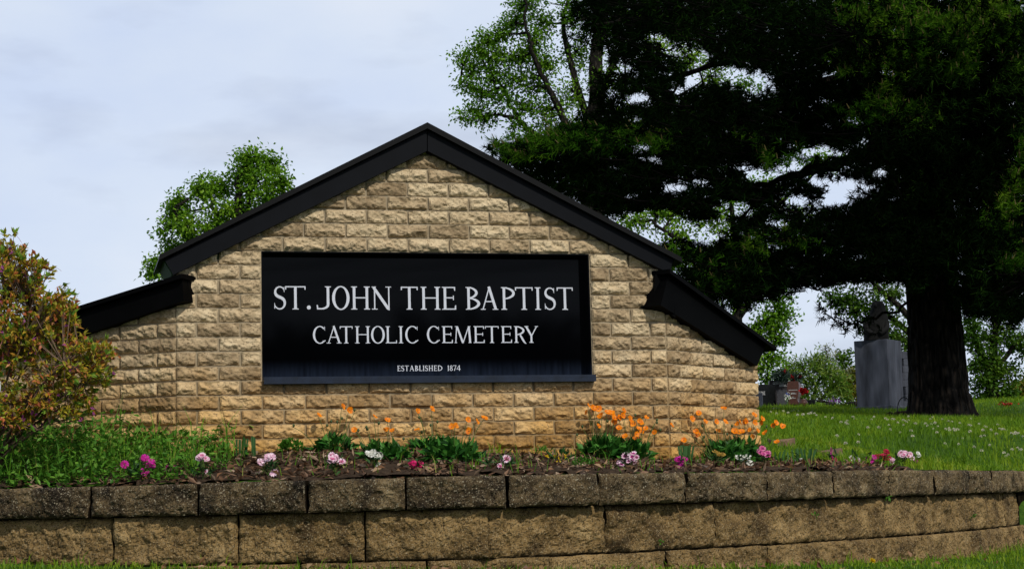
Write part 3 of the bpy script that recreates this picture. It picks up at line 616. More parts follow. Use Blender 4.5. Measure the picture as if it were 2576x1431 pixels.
bj = [-330, -90, 130, 440, 752, 1072, 1380, 1675, 1925, 2140, 2300, 2440, 2515]
ss = [s_at_px(max(p, -150)) - (0 if p > -150 else 0.36) for p in bj]; sE = ss[-1]; ss += [sE + .40, sE + .8]
for a, b in zip(ss[:-1], ss[1:]): block('wall_block', a, b, -0.48, -0.239, 0.000 + rng.uniform(-.006, .006), 0.22, M['block'], 0.014)

i_ = np.where((CURVE[:, 1] < 13) & (CURVE[:, 0] > -3.6))[0]; Cc = CURVE[i_]; Tt = np.gradient(Cc, axis=0); Tt /= np.linalg.norm(Tt, axis=1)[:, None]; Nn_ = np.stack([-Tt[:, 1], Tt[:, 0]], 1)
co = lambda d_, z_: np.concatenate([Cc + Nn_ * d_, np.full((len(Cc), 1), z_)], 1)
mb = MB(); mb.grid(np.stack([co(.075, -.6), co(.075, -.05), co(.025, -.02), co(.025, .066), co(.2, .068)])); mb.build('core', M['joint'], RW)  # dark sheet added behind the blocks; keeps sun out of the cap gaps

# ------------------------------------------------------------------ soil, mulch, weeds and grass
M['soil'] = plain('bed_soil', (0.040, 0.026, 0.016), 1.0, 0.1, noise_s=40, amt=0.5, bump=1.0, bump_s=90)
def in_bed(x, y):
    s = sdist(x, y); d = (np.stack([x, y], -1) - o_main[:2]) @ FM[2][:2]
    dl = (np.stack([x, y], -1) - FLW[0][:2]) @ FLW[2][:2]; dr = (np.stack([x, y], -1) - FRW[0][:2]) @ FRW[2][:2]
    return s, np.maximum(np.maximum(d, dl), dr)
bx, by = np.meshgrid(np.arange(-3.3, 2.35, 0.045), np.arange(6.9, 10.2, 0.045), indexing='xy')
bz = terrain(bx, by) + 0.008 + 0.012 * fbm(np.stack([bx * 9, by * 9, 0 * bx], -1), 5, 3)
sb, db = in_bed(bx, by)
okb = (sb > 0.17) & (db > -0.15) & (sb < 1.75) & (bx < 2.15)
idx = -np.ones(bx.shape, int); V = np.stack([bx, by, bz], -1).reshape(-1, 3)
a, b = bx.shape; i = np.arange(a - 1)[:, None] * b; j = np.arange(b - 1)[None, :]
Q = np.stack([i + j, i + j + 1, i + b + j + 1, i + b + j], -1).reshape(-1, 4); Q = Q[okb.ravel()[Q].all(1)]
mb = MB(); mb.add(V, Q); tag(mb.build('soil', M['soil'], smooth=True), kind='structure')

def scatter_bed(n, x0, x1, dens=None):
    P = np.stack([rng.uniform(x0, x1, n * 3), rng.uniform(7.1, 10.0, n * 3)], 1); s, d = in_bed(P[:, 0], P[:, 1])
    k = (s > 0.19) & (d > 0.02) & (s < 1.7)
    if dens is not None: k &= rng.uniform(0, 1, len(P)) < dens(P)
    P = P[k][:n]; return np.concatenate([P, terrain(P[:, 0], P[:, 1])[:, None]], 1)
# bark mulch chips
M['mulch'] = leafy('bark_mulch', [(0.0, (0.022, 0.011, 0.006)), (0.45, (0.078, 0.041, 0.022)), (0.8, (0.17, 0.095, 0.053)), (1.0, (0.34, 0.25, 0.17))], trans=0.0, gloss=0.02)
C = scatter_bed(13000, -3.0, 2.1); C[:, 2] += rng.uniform(0.0, 0.018, len(C)) * sstep(sdist(C[:, 0], C[:, 1]), 0.2, 0.5)
D = rdir(len(C)); D[:, 2] *= 0.28; D = unit(D); Nn = unit(rdir(len(C), 0.2))
mb = MB(); mb.leaves(C, D, Nn, rng.uniform(0.018, 0.065, len(C)), rng.uniform(0.006, 0.018, len(C)), fold=0.12)
mb.build('mulch', M['mulch']); tag(bpy.data.objects['mulch'], kind='stuff')

M['grass'] = leafy('grass_blades', [(0.0, (0.038, 0.095, 0.003)), (0.5, (0.095, 0.190, 0.005)), (0.85, (0.20, 0.28, 0.010)), (1.0, (0.30, 0.29, 0.05))], trans=0.35, gloss=0.012, clump=1.2)
M['grass_b'] = leafy('bright_weed_grass', [(0.0, (0.035, 0.11, 0.006)), (0.5, (0.08, 0.21, 0.010)), (0.9, (0.17, 0.32, 0.02)), (1.0, (0.32, 0.30, 0.08))], trans=0.4, gloss=0.012)
M['weed'] = leafy('ground_cover_leaves', [(0.0, (0.028, 0.10, 0.008)), (0.6, (0.07, 0.19, 0.016)), (1.0, (0.15, 0.29, 0.035))], trans=0.3, gloss=0.012)
M['dry'] = leafy('dry_leaves', [(0.0, (0.10, 0.045, 0.02)), (0.6, (0.20, 0.10, 0.045)), (1.0, (0.34, 0.22, 0.12))], trans=0.15, gloss=0.02)
# weedy ground cover in the left end of the bed
mb = MB()
wl = lambda P: np.clip(1.15 - sstep(P[:, 0], -1.62, -1.15) * 1.2 - 0.0 * P[:, 1], 0, 1)
C = scatter_bed(7500, -3.2, -1.0, wl); C[:, 2] += rng.uniform(0.01, 0.15, len(C)) * (0.35 + 0.65 * sstep(sdist(C[:, 0], C[:, 1]), 0.2, 0.55))
mb.leaves(C, unit(rdir(len(C)) * [1, 1, 0.6] + [0, -0.1, 0.25]), unit(rdir(len(C), 0.1) + [0, 0, 0.8]), rng.uniform(0.022, 0.042, len(C)), rng.uniform(0.011, 0.021, len(C)), fold=0.12)
C = scatter_bed(2600, -3.2, -1.72); C[:, 2] += rng.uniform(0.06, 0.24, len(C)) * sstep(sdist(C[:, 0], C[:, 1]), 0.2, 0.5)
mb.leaves(C, unit(rdir(len(C)) * [1, 1, 0.6] + [0, -0.1, 0.25]), unit(rdir(len(C), 0.1) + [0, 0, 0.8]), rng.uniform(0.022, 0.044, len(C)), rng.uniform(0.010, 0.019, len(C)), fold=0.12)
C = np.stack([rng.uniform(-2.75, -1.75, 1500), rng.uniform(7.42, 7.85, 1500), np.zeros(1500)], 1); C = C[sdist(C[:, 0], C[:, 1]) > .22]; n = len(C); C[:, 2] = terrain(C[:, 0], C[:, 1]) + rng.uniform(.02, .26, n)
mb.leaves(C, unit(rdir(n) * [1, 1, 0.6] + [0, -0.1, 0.3]), unit(rdir(n, 0.1) + [0, 0, 0.8]), rng.uniform(0.022, 0.046, n), rng.uniform(0.010, 0.019, n), fold=0.12)
tag(mb.build('ground_cover', M['weed']), kind='stuff')
mb = MB()
C = scatter_bed(1700, -3.2, -0.95, lambda P: wl(P) * sstep(sdist(P[:, 0], P[:, 1]), 0.15, 0.6)); n = len(C)
mb.blades(C, rng.uniform(0.07, 0.29, n), rng.normal(0, 0.11, (n, 2)), rng.uniform(0.003, 0.006, n), curve=0.7)
C = scatter_bed(60, -2.6, -0.9, lambda P: wl(P) * sstep(sdist(P[:, 0], P[:, 1]), 0.3, 0.7)); n = len(C)
mb.blades(C, rng.uniform(0.24, 0.40, n), rng.normal(0, 0.09, (n, 2)), rng.uniform(0.003, 0.006, n), curve=0.8)
C = scatter_bed(330, -1.3, 2.0); n = len(C)           # stray blades and seedlings over the mulch
mb.blades(C, rng.uniform(0.03, 0.11, n), rng.normal(0, 0.04, (n, 2)), rng.uniform(0.003, 0.005, n), curve=0.7)
tag(mb.build('weed_grass', M['grass_b']), kind='stuff')

# lawn blades: below the wall, and over the slope behind
mb = MB()
P = np.stack([rng.uniform(-3.2, 4.2, 42000), rng.uniform(6.0, 12.5, 42000)], 1); s = sdist(P[:, 0], P[:, 1])
P = P[(s < -0.0) & (s > -1.0)]; n = len(P); s = sdist(P[:, 0], P[:, 1]); C = np.concatenate([P, terrain(P[:, 0], P[:, 1])[:, None]], 1)
tall = 1 + 0.9 * np.exp(-(s / 0.07) ** 2) * (rng.uniform(0, 1, n) < 0.15) + 0.9 * sstep(P[:, 0], 2.3, 3.1)
mb.blades(C, rng.uniform(0.020, 0.045, n) * tall, rng.normal(0, 0.022, (n, 2)), rng.uniform(0.003, 0.0055, n), curve=0.6)
def slope_pts(n, d0, d1, x_lo=None, margin=1.0):
    d = np.exp(rng.uniform(math.log(d0), math.log(d1), n)); t = rng.uniform(0.10, 0.36, n)
    P = np.stack([d * t, d], 1); return P
P = slope_pts(70000, 8.3, 45); s, dd = in_bed(P[:, 0], P[:, 1])
P = P[(s > 0.2) & ~((s < 0.55) & (P[:, 0] < 2.25)) & ((dd < -0.05) | (P[:, 0] > 1.55 + 0.4 * (P[:, 1] - 9.0)) | (P[:, 1] > 9.9))]; n = len(P); C = np.concatenate([P, terrain(P[:, 0], P[:, 1])[:, None]], 1)
sc = np.sqrt(np.maximum(P[:, 1], 9) / 9)
patch = 0.75 + 0.5 * (noise(np.stack([P[:, 0] * 0.9, P[:, 1] * 0.9, 0 * P[:, 0]], 1), 4) > 0.1)
mb.blades(C, rng.uniform(0.035, 0.075, n) * patch * sc ** 0.35, rng.normal(0, 0.028, (n, 2)) * sc[:, None] ** 0.5, rng.uniform(0.0035, 0.006, n) * sc, curve=0.6)
tag(mb.build('grass', M['grass']), kind='stuff')
mb = MB()                                               # fallen dry leaves in the bed and on the lawn below
C = scatter_bed(260, -2.4, 2.0); C[:, 2] += 0.02
P = np.stack([rng.uniform(-2.6, 3.0, 700), rng.uniform(6.4, 9, 700)], 1); s = sdist(P[:, 0], P[:, 1]); P = P[(s < -0.01) & (s > -0.5)][:110]
C = np.concatenate([C, np.concatenate([P, terrain(P[:, 0], P[:, 1])[:, None] + 0.022], 1)])
n = len(C); mb.leaves(C, unit(rdir(n) * [1, 1, .5]), unit(rdir(n, 0.2)), rng.uniform(0.02, 0.05, n), rng.uniform(0.012, 0.028, n), fold=0.3)
tag(mb.build('leaf_litter', M['dry']), kind='stuff')

# ------------------------------------------------------------------ trees
def bark_mat(name, c0, c1, scale=(5, 5, 1.2)):
    m, t, o = new_mat(name); p = N(t, 'ShaderNodeBsdfPrincipled'); p.inputs['Roughness'].default_value = 0.95; p.inputs['Specular IOR Level'].default_value = 0.15
    c = N(t, 'ShaderNodeTexCoord'); mm = N(t, 'ShaderNodeMapping'); mm.inputs['Scale'].default_value = scale; t.links.new(c.outputs['Object'], mm.inputs[0])
    v = N(t, 'ShaderNodeTexVoronoi', feature='DISTANCE_TO_EDGE'); v.inputs['Scale'].default_value = 3.0; v.inputs['Randomness'].default_value = 1; t.links.new(mm.outputs[0], v.inputs['Vector'])
    n = N(t, 'ShaderNodeTexNoise'); n.inputs['Scale'].default_value = 9; n.inputs['Detail'].default_value = 8; t.links.new(mm.outputs[0], n.inputs['Vector'])
    a = N(t, 'ShaderNodeMath', operation='MULTIPLY'); t.links.new(v.outputs[0], a.inputs[0]); a.inputs[1].default_value = 2.2
    b = N(t, 'ShaderNodeMath', operation='MULTIPLY'); t.links.new(a.outputs[0], b.inputs[0]); t.links.new(n.outputs['Fac'], b.inputs[1])
    t.links.new(ramp(t, b.outputs[0], [(0.05, c0), (0.55, c1)]), p.inputs['Base Color'])
    bp = N(t, 'ShaderNodeBump'); bp.inputs['Strength'].default_value = 1.0; bp.inputs['Distance'].default_value = 0.04; t.links.new(b.outputs[0], bp.inputs['Height']); t.links.new(bp.outputs[0], p.inputs['Normal'])
    t.links.new(p.outputs[0], o.inputs[0]); return m
M['pine_bark'] = bark_mat('pine_bark', (0.0015, 0.0012, 0.001), (0.022, 0.016, 0.012))
M['bark'] = bark_mat('grey_brown_bark', (0.006, 0.005, 0.004), (0.035, 0.029, 0.022), (6, 6, 2))
M['pine_twig'] = plain('pine_twig_bark', (0.0016, 0.0013, 0.001), 0.95, 0.05)
M['needle'] = leafy('pine_needles', [(0.0, (0.0012, 0.003, 0.001)), (0.62, (0.0022, 0.006, 0.0014)), (0.80, (0.007, 0.020, 0.003)), (1.0, (0.026, 0.055, 0.006))], trans=0.10, gloss=0.0, clump=0.55)  # light end of the ramp paints sunlit tufts, scattered by the clump noise
M['needle_sunlit'] = leafy('sunlit_pine_needles', [(0.0, (0.011, 0.040, 0.003)), (0.6, (0.034, 0.094, 0.006)), (1.0, (0.10, 0.175, 0.012))], trans=0.15, gloss=0.0, clump=0.8)  # lighter copy of the needles, sunlit tufts put into the colour
M['candle'] = plain('pine_candle', (0.085, 0.065, 0.012), 0.8)
M['leaf_a'] = leafy('maple_leaves', [(0.0, (0.018, 0.055, 0.004)), (0.5, (0.045, 0.115, 0.007)), (1.0, (0.12, 0.20, 0.014))], trans=0.38, gloss=0.012, clump=0.5)
M['leaf_b'] = leafy('bright_tree_leaves', [(0.0, (0.045, 0.13, 0.006)), (0.5, (0.105, 0.24, 0.010)), (1.0, (0.24, 0.38, 0.022))], trans=0.4, gloss=0.012, clump=0.5)
M['leaf_c'] = leafy('willow_leaves', [(0.0, (0.05, 0.13, 0.008)), (0.5, (0.12, 0.23, 0.016)), (1.0, (0.24, 0.31, 0.05))], trans=0.4, gloss=0.02)
M['leaf_d'] = leafy('yellow_green_leaves', [(0.0, (0.09, 0.10, 0.006)), (1.0, (0.20, 0.18, 0.015))], trans=0.4, gloss=0.02)
M['leaf_p'] = leafy('pale_leaves', [(0.0, (0.16, 0.18, 0.09)), (1.0, (0.34, 0.36, 0.22))], trans=0.4, gloss=0.02)

def bezier(p0, p1, p2, n=9):
    t = np.linspace(0, 1, n)[:, None]; return (1 - t) ** 2 * p0 + 2 * t * (1 - t) * p1 + t * t * p2
def deciduous(name, label, base_px, depth, limbs, lobes, leafmat, leaf=0.09, per_tip=14, spread=0.28, r0=0.22, group=None, barkmat=None, droop=0.0, narrow=0.62, up=0.25):
    """limbs: photo polylines with a depth offset; lobes: (px, py, rx, ry, tips[, depth offset])"""
    base = at(*base_px, depth); gz = float(terrain(base[0], base[1])); base[2] = min(base[2], gz)
    root = thing(name, tuple(base), label, 'tree', group)
    tb = MB(); nodes = []
    m2p = depth / F
    for L_, r_a, r_b, dz in limbs:
        P = np.array([at(px, py, depth + dz * f) for (px, py), f in zip(L_, np.linspace(0, 1, len(L_)))])
        Q = _catmull(P, 6); Q = Q + 0.03 * rng.normal(0, 1, Q.shape) * np.linspace(0, 1, len(Q))[:, None]
        tb.tube(Q, np.linspace(r_a, r_b, len(Q)), 7); nodes.append(Q[len(Q) // 4:])
    nodes = np.concatenate(nodes)
    lm = MB(); LC, LD, LN_ = [], [], []
    for lob in lobes:
        px, py, rx, ry, nt_ = lob[:5]; dz = lob[5] if len(lob) > 5 else 0
        c = at(px, py, depth + dz); R = np.array([rx * m2p, max(rx, ry) * m2p * 0.9, ry * m2p])
        u = rdir(nt_) * (rng.uniform(0.15, 1, nt_) ** 0.45)[:, None]; tips = c + u * R
        # a few limb-to-lobe boughs
        near = nodes[np.argmin(np.linalg.norm(nodes - c, axis=1))]
        bough = bezier(near, (near + c) / 2 + [0, 0, -0.2 * R[2]], c + R * [0, 0, 0.3], 8); tb.tube(bough, np.linspace(0.035, 0.012, 8) * (r0 / 0.22), 5)
        cand = np.concatenate([nodes, bough])
        for tp in tips:
            k = np.argsort(np.linalg.norm(cand - tp, axis=1))[:3]; st = cand[rng.choice(k)]
            if np.linalg.norm(st - tp) > 2.2 * max(R): st = c
            tw = bezier(st, (st + tp) / 2 + [0, 0, -0.12 * np.linalg.norm(st - tp)], tp, 6)
            tb.tube(tw, np.linspace(0.014, 0.004, 6) * (r0 / 0.22), 3, cap=False)
            n = rng.poisson(per_tip); f = 1.06 - 0.70 * rng.uniform(0, 1, n) ** 1.7; pos = st + (tp - st) * f[:, None]
            pos = pos + rng.normal(0, spread * 0.5, (n, 3)) * [1, 1, 0.8]
            LC.append(pos); LD.append(unit(rdir(n) + [0, 0, -droop] + up * unit(tp - c)))
    C = np.concatenate(LC); D = np.concatenate(LD); n = len(C)
    lm.leaves(C, D, unit(rdir(n, -0.2) + [0, 0, 0.9]), leaf * rng.uniform(0.7, 1.25, n), leaf * narrow * rng.uniform(0.8, 1.2, n), fold=0.14, bend=0.12)
    tb.build('trunk', barkmat or M['bark'], root, smooth=True); lm.build('crown', leafmat, root)
    return root
# the round-headed tree behind the left roof slope
deciduous('maple_tree', 'leafy green tree rising behind the left roof slope of the sign', (610, 1040), 33,
    [([(610, 1040), (606, 800), (600, 640), (600, 500), (610, 420)], .20, .03, 0), ([(604, 740), (560, 620), (540, 530), (520, 470)], .09, .02, .4), ([(604, 760), (510, 660), (460, 580), (440, 520)], .09, .02, -.5),
     ([(606, 720), (650, 600), (670, 500), (672, 420)], .08, .02, .5), ([(604, 800), (480, 720), (420, 640), (395, 660)], .08, .02, .2), ([(604, 700), (690, 590), (710, 500), (716, 450)], .07, .02, -.4), ([(606, 650), (625, 500), (628, 400)], .05, .02, .7)],
    [(628, 405, 36, 34, 46), (680, 412, 34, 36, 44, .5), (702, 470, 30, 44, 44, -.4), (650, 470, 48, 46, 56), (600, 440, 40, 36, 44, .4), (540, 475, 46, 36, 56, .5), (505, 480, 22, 36, 26, -.3), (560, 540, 50, 40, 54), (610, 530, 42, 50, 40, .6),
     (455, 505, 16, 28, 20), (440, 540, 34, 34, 34, .3), (418, 575, 20, 24, 18), (470, 565, 44, 40, 40, -.5), (430, 625, 22, 24, 22, .2), (480, 620, 44, 30, 26), (665, 540, 46, 46, 40), (392, 668, 17, 24, 22), (386, 690, 14, 20, 14, .2), (520, 590, 40, 44, 36)],
    M['leaf_b'], leaf=0.082, per_tip=16, spread=0.19, r0=0.18)
# tall tree behind the apex, left of the pine
deciduous('tall_tree', 'tall open-branched green tree against the sky between the gable and the pine', (1500, 1040), 41,
    [([(1500, 1040), (1500, 700), (1496, 400), (1500, 180), (1520, -40), (1540, -300)], .30, .08, 0), ([(1498, 520), (1420, 305), (1389, 241), (1357, 177), (1336, 118), (1322, 60), (1330, -30)], .10, .02, -.8), ([(1496, 600), (1430, 400), (1342, 336), (1304, 300), (1287, 268), (1265, 218), (1225, 180)], .10, .02, .8),
     ([(1496, 350), (1440, 180), (1420, 60), (1440, -60)], .10, .03, .6), ([(1304, 300), (1262, 290), (1225, 292), (1185, 300)], .05, .012, .2), ([(1500, 260), (1560, 120), (1600, 30)], .10, .03, .5), ([(1496, 420), (1590, 330), (1680, 250)], .10, .03, .3), ([(1265, 218), (1220, 230), (1160, 210)], .04, .01, .2)],
    [(1320, 20, 44, 44, 46), (1290, 60, 40, 34, 38), (1360, 60, 34, 40, 36, .5), (1345, 110, 44, 36, 44), (1262, 90, 34, 24, 26), (1228, 100, 34, 28, 30), (1205, 130, 28, 30, 28, .3), (1250, 140, 44, 30, 40), (1310, 150, 50, 36, 46), (1370, 160, 44, 40, 44), (1165, 150, 34, 22, 24), (1190, 180, 40, 22, 30, .4),
     (1240, 190, 44, 28, 38), (1300, 205, 44, 34, 40), (1355, 220, 40, 36, 38), (1180, 215, 40, 18, 26), (1215, 240, 34, 22, 24), (1260, 250, 34, 24, 26), (1200, 280, 40, 18, 28), (1225, 305, 36, 20, 24, .3), (1165, 300, 24, 16, 12), (1320, 270, 44, 34, 38), (1380, 280, 40, 40, 38), (1300, 320, 30, 22, 16), (1375, 340, 44, 34, 36), (1330, 360, 40, 24, 22),
     (1440, 40, 46, 50, 44), (1450, 140, 50, 54, 46, .5), (1440, 240, 44, 50, 46), (1440, 330, 44, 40, 30), (1520, 60, 60, 60, 60), (1530, 200, 60, 60, 40), (1600, 70, 60, 60, 50), (1660, 130, 60, 44, 46), (1740, 150, 60, 40, 46), (1700, 60, 50, 50, 36), (1800, 190, 50, 40, 30), (1560, 300, 60, 50, 30), (1680, 270, 50, 40, 24), (1880, 215, 40, 30, 20),
     (1400, -60, 90, 70, 60), (1520, -130, 110, 90, 70), (1640, -40, 80, 70, 60)],
    M['leaf_b'], leaf=0.088, per_tip=14, spread=0.24, r0=0.22)
# tree beyond the right wing, seen through and below the pine
deciduous('maple_tree', 'bright green tree seen under the pine boughs beyond the right wing of the sign', (1850, 1030), 47,
    [([(1850, 1030), (1856, 800), (1850, 650), (1840, 480)], .17, .05, 0), ([(1854, 800), (1930, 700), (1980, 640)], .12, .03, .5), ([(1852, 760), (1750, 640), (1640, 560)], .12, .03, -.5), ([(1856, 860), (1930, 800), (1975, 790)], .08, .02, .3), ([(1856, 900), (1900, 880), (1940, 900)], .06, .02, .3), ([(1850, 620), (1950, 520), (2060, 430)], .1, .03, .5)],
    [(1600, 560, 50, 36, 34), (1650, 530, 44, 34, 34), (1700, 600, 60, 50, 40), (1780, 540, 60, 60, 46), (1850, 500, 60, 50, 46), (1840, 600, 70, 60, 40), (1720, 660, 60, 40, 34), (1930, 470, 50, 50, 34), (2060, 410, 60, 40, 34), (1780, 720, 60, 50, 34), (1860, 740, 60, 40, 34), (1950, 760, 44, 40, 40), (1975, 800, 30, 30, 30), (1930, 820, 44, 36, 44), (1900, 860, 40, 40, 40), (1960, 850, 30, 26, 26), (1935, 905, 40, 26, 34), (1900, 930, 34, 30, 30), (1930, 960, 24, 26, 20, .4), (1700, 530, 50, 30, 24), (2010, 560, 60, 50, 30)],
    M['leaf_b'], leaf=0.115, per_tip=13, spread=0.26, r0=0.24)
# trees behind the monument and the trunk
deciduous('maple_tree', 'green tree standing behind the grey monument with the statue', (2330, 1030), 52,
    [([(2330, 1030), (2330, 860), (2320, 720), (2300, 600)], .3, .06, 0), ([(2328, 880), (2240, 800), (2130, 760)], .12, .03, .4), ([(2328, 840), (2230, 740), (2160, 680)], .12, .03, -.4), ([(2330, 940), (2200, 880), (2110, 900)], .06, .02, .3), ([(2330, 900), (2280, 860), (2260, 840)], .06, .02, .3)],
    [(2120, 755, 40, 22, 30), (2090, 745, 24, 14, 12), (2160, 780, 50, 34, 46), (2220, 800, 50, 40, 46), (2270, 860, 36, 50, 46), (2210, 740, 60, 40, 46), (2140, 700, 60, 40, 30), (2260, 700, 50, 60, 34), (2270, 930, 30, 50, 34), (2125, 905, 20, 16, 14), (2240, 850, 40, 30, 24), (2180, 830, 40, 24, 20)],
    M['leaf_a'], leaf=0.12, per_tip=14, spread=0.26, r0=0.26)
deciduous('maple_tree', 'dense green tree on the hill to the right of the pine trunk', (2500, 1030), 58,
    [([(2500, 1030), (2498, 950), (2500, 860), (2510, 760)], .24, .06, 0), ([(2498, 960), (2460, 880), (2440, 830)], .1, .03, .4), ([(2498, 940), (2560, 860), (2600, 820)], .1, .03, -.4)],
    [(2450, 850, 34, 44, 50), (2490, 870, 44, 44, 54), (2540, 850, 44, 34, 40), (2580, 880, 40, 50, 40), (2470, 920, 50, 36, 60), (2530, 940, 44, 34, 54), (2480, 970, 44, 30, 50), (2530, 990, 36, 26, 40), (2460, 1005, 30, 20, 24), (2440, 800, 40, 40, 30), (2510, 800, 50, 40, 34)],
    M['leaf_a'], leaf=0.13, per_tip=16, spread=0.26, r0=0.24)
deciduous('willow_shrub', 'feathery light green shrub behind the headstones', (2035, 1035), 50,
    [([(2035, 1035), (2030, 980), (2010, 920)], .06, .02, 0), ([(2035, 1030), (2060, 960), (2090, 920)], .06, .02, .3), ([(2035, 1035), (2000, 970), (1970, 930)], .05, .02, -.3), ([(2040, 1030), (2090, 980), (2120, 960)], .05, .02, .3)],
    [(1980, 930, 34, 26, 34), (2015, 925, 36, 30, 40), (2050, 935, 40, 34, 50), (2090, 950, 36, 30, 44), (2115, 975, 30, 26, 34), (1990, 970, 40, 30, 44), (2040, 980, 40, 26, 40), (2085, 1000, 40, 18, 30), (2060, 910, 30, 20, 24), (2010, 1005, 34, 16, 24), (1960, 985, 24, 24, 18), (2130, 1005, 20, 14, 14)],
    M['leaf_c'], leaf=0.16, per_tip=13, spread=0.2, r0=0.14, narrow=0.22, up=0.9)
deciduous('pale_sapling', 'tall thin sapling with pale new leaves behind the feathery shrub', (2090, 1030), 56,
    [([(2090, 1030), (2088, 950), (2080, 890), (2076, 872)], .05, .01, 0), ([(2089, 980), (2102, 920), (2108, 880)], .04, .01, .2), ([(2089, 990), (2062, 930), (2050, 905)], .04, .01, -.2), ([(2089, 985), (2120, 930), (2130, 915)], .04, .01, .3)],
    [(2078, 885, 12, 16, 18), (2072, 905, 18, 18, 22), (2095, 905, 18, 20, 24), (2110, 890, 8, 16, 12), (2060, 930, 20, 18, 18), (2108, 930, 22, 18, 24), (2085, 940, 24, 18, 18), (2040, 920, 16, 14, 10), (2128, 925, 12, 16, 12)],
    M['leaf_p'], leaf=0.12, per_tip=7, spread=0.2, r0=0.09, narrow=0.3, up=0.8)
deciduous('yellow_green_tree', 'yellowish green round tree just left of the grey monument', (2135, 1035), 62,
    [([(2135, 1035), (2134, 990), (2132, 950)], .06, .02, 0), ([(2135, 1010), (2150, 970), (2160, 950)], .05, .02, .2)], [(2125, 950, 22, 20, 34), (2145, 945, 20, 22, 30), (2135, 975, 26, 22, 34), (2150, 990, 24, 20, 24), (2115, 985, 22, 20, 24)],
    M['leaf_d'], leaf=0.13, per_tip=14, spread=0.24, r0=0.1)
deciduous('yellow_green_tree', 'low yellowish green tree at the right end of the hill crest', (2570, 1030), 60,
    [([(2570, 1030), (2568, 1000), (2570, 980)], .05, .02, 0)], [(2562, 985, 20, 20, 30), (2580, 970, 24, 24, 30), (2560, 1005, 24, 14, 20), (2590, 1000, 24, 18, 20)], M['leaf_d'], leaf=0.13, per_tip=13, spread=0.24, r0=0.1)

# ------------------------------------------------------------------ the big pine
DP = 24.0
pb = on_ground(2365, 1043, 18, 30); pb = at(2365, 1043, DP); pb[2] = float(terrain(pb[0], pb[1])) - 0.02
PINE = thing('pine_tree', tuple(pb), 'huge dark pine with drooping needle boughs and a thick furrowed trunk', 'tree')
mb = MB(); na, nz = 84, 110
th = np.linspace(0, 2 * math.pi, na, endpoint=False); zz = np.concatenate([np.linspace(-0.15, 2.2, 80), np.linspace(2.3, 15, 30)])
TH, ZZ = np.meshgrid(th, zz, indexing='xy')
rad = 0.365 + 0.11 * np.exp(-np.maximum(ZZ, 0) / 0.45) + 0.05 * np.exp(-np.maximum(ZZ, 0) / 0.10) - 0.016 * np.maximum(ZZ - 1.0, 0)
fl = 1 + 0.10 * np.exp(-np.maximum(ZZ, 0) / 0.35) * np.cos(TH * 5 + 0.7)
Pn = np.stack([np.cos(TH) * 4.2, np.sin(TH) * 4.2, ZZ * 1.1], -1)
rg = np.abs(noise(Pn * [2.3, 2.3, 1.2], 3)); rg2 = np.abs(noise(Pn * [4.6, 4.6, 3.1], 9))
rad = rad * fl - 0.035 * np.exp(-(rg / 0.12) ** 2) - 0.018 * np.exp(-(rg2 / 0.15) ** 2) + 0.008 * fbm(Pn * 3, 4, 3)
G = np.stack([pb[0] + rad * np.cos(TH) - 0.008 * ZZ, pb[1] + rad * np.sin(TH), pb[2] + ZZ], -1); G = np.concatenate([G, G[:, :1]], 1); mb.grid(G)
mb.build('trunk', M['pine_bark'], PINE, smooth=False)
def trunk_pt(z): return np.array([pb[0] - 0.008 * (z - pb[2]), pb[1], z])
# photo zones: where the boughs hang, and where the sky shows through them
ENV = [(1250, 372, 34, 16, .9), (1300, 385, 50, 30, .9), (1370, 420, 70, 70, 1), (1470, 400, 90, 100, 1), (1570, 430, 100, 110, 1), (1680, 430, 110, 120, 1), (1640, 300, 90, 70, 1), (1560, 270, 80, 60, .9), (1500, 200, 60, 30, .45), (1470, 90, 50, 40, .45), (1570, 120, 80, 70, .7), (1640, 180, 80, 50, .8), (1440, 40, 30, 40, .3),
       (1560, 20, 110, 50, .9), (1700, 40, 120, 60, 1), (1850, 60, 150, 110, 1), (2020, 90, 150, 110, 1), (2180, 120, 150, 150, 1), (2350, 130, 160, 160, 1), (2500, 140, 130, 170, 1), (1760, 330, 120, 90, 1), (1900, 330, 120, 80, 1), (2000, 300, 120, 70, 1), (1800, 260, 80, 50, .9), (1970, 220, 60, 50, .8), (2120, 290, 130, 80, 1),
       (2260, 330, 120, 130, 1), (2400, 360, 130, 160, 1), (2530, 380, 90, 170, 1), (1800, 480, 90, 60, 1), (1740, 520, 60, 40, .8), (1920, 540, 90, 60, 1), (2010, 480, 60, 50, .9), (2050, 600, 110, 70, 1), (2190, 580, 120, 90, 1), (1820, 650, 110, 60, 1), (1720, 640, 70, 40, .9), (1930, 680, 110, 60, 1), (2060, 675, 110, 36, 1),
       (2200, 665, 100, 40, 1), (1780, 720, 60, 34, .8), (1850, 745, 60, 30, .7), (2250, 480, 70, 80, 1), (2480, 560, 110, 120, 1), (2540, 700, 80, 110, 1), (2460, 700, 70, 90, 1), (2480, 775, 60, 24, .7), (2560, 775, 60, 34, .8), (2300, 640, 60, 80, 1), (2380, 560, 80, 120, .8), (1980, 705, 60, 20, .7), (1700, 700, 40, 24, .5),
       (2080, 400, 60, 50, .7), (2180, 420, 60, 50, .8)]
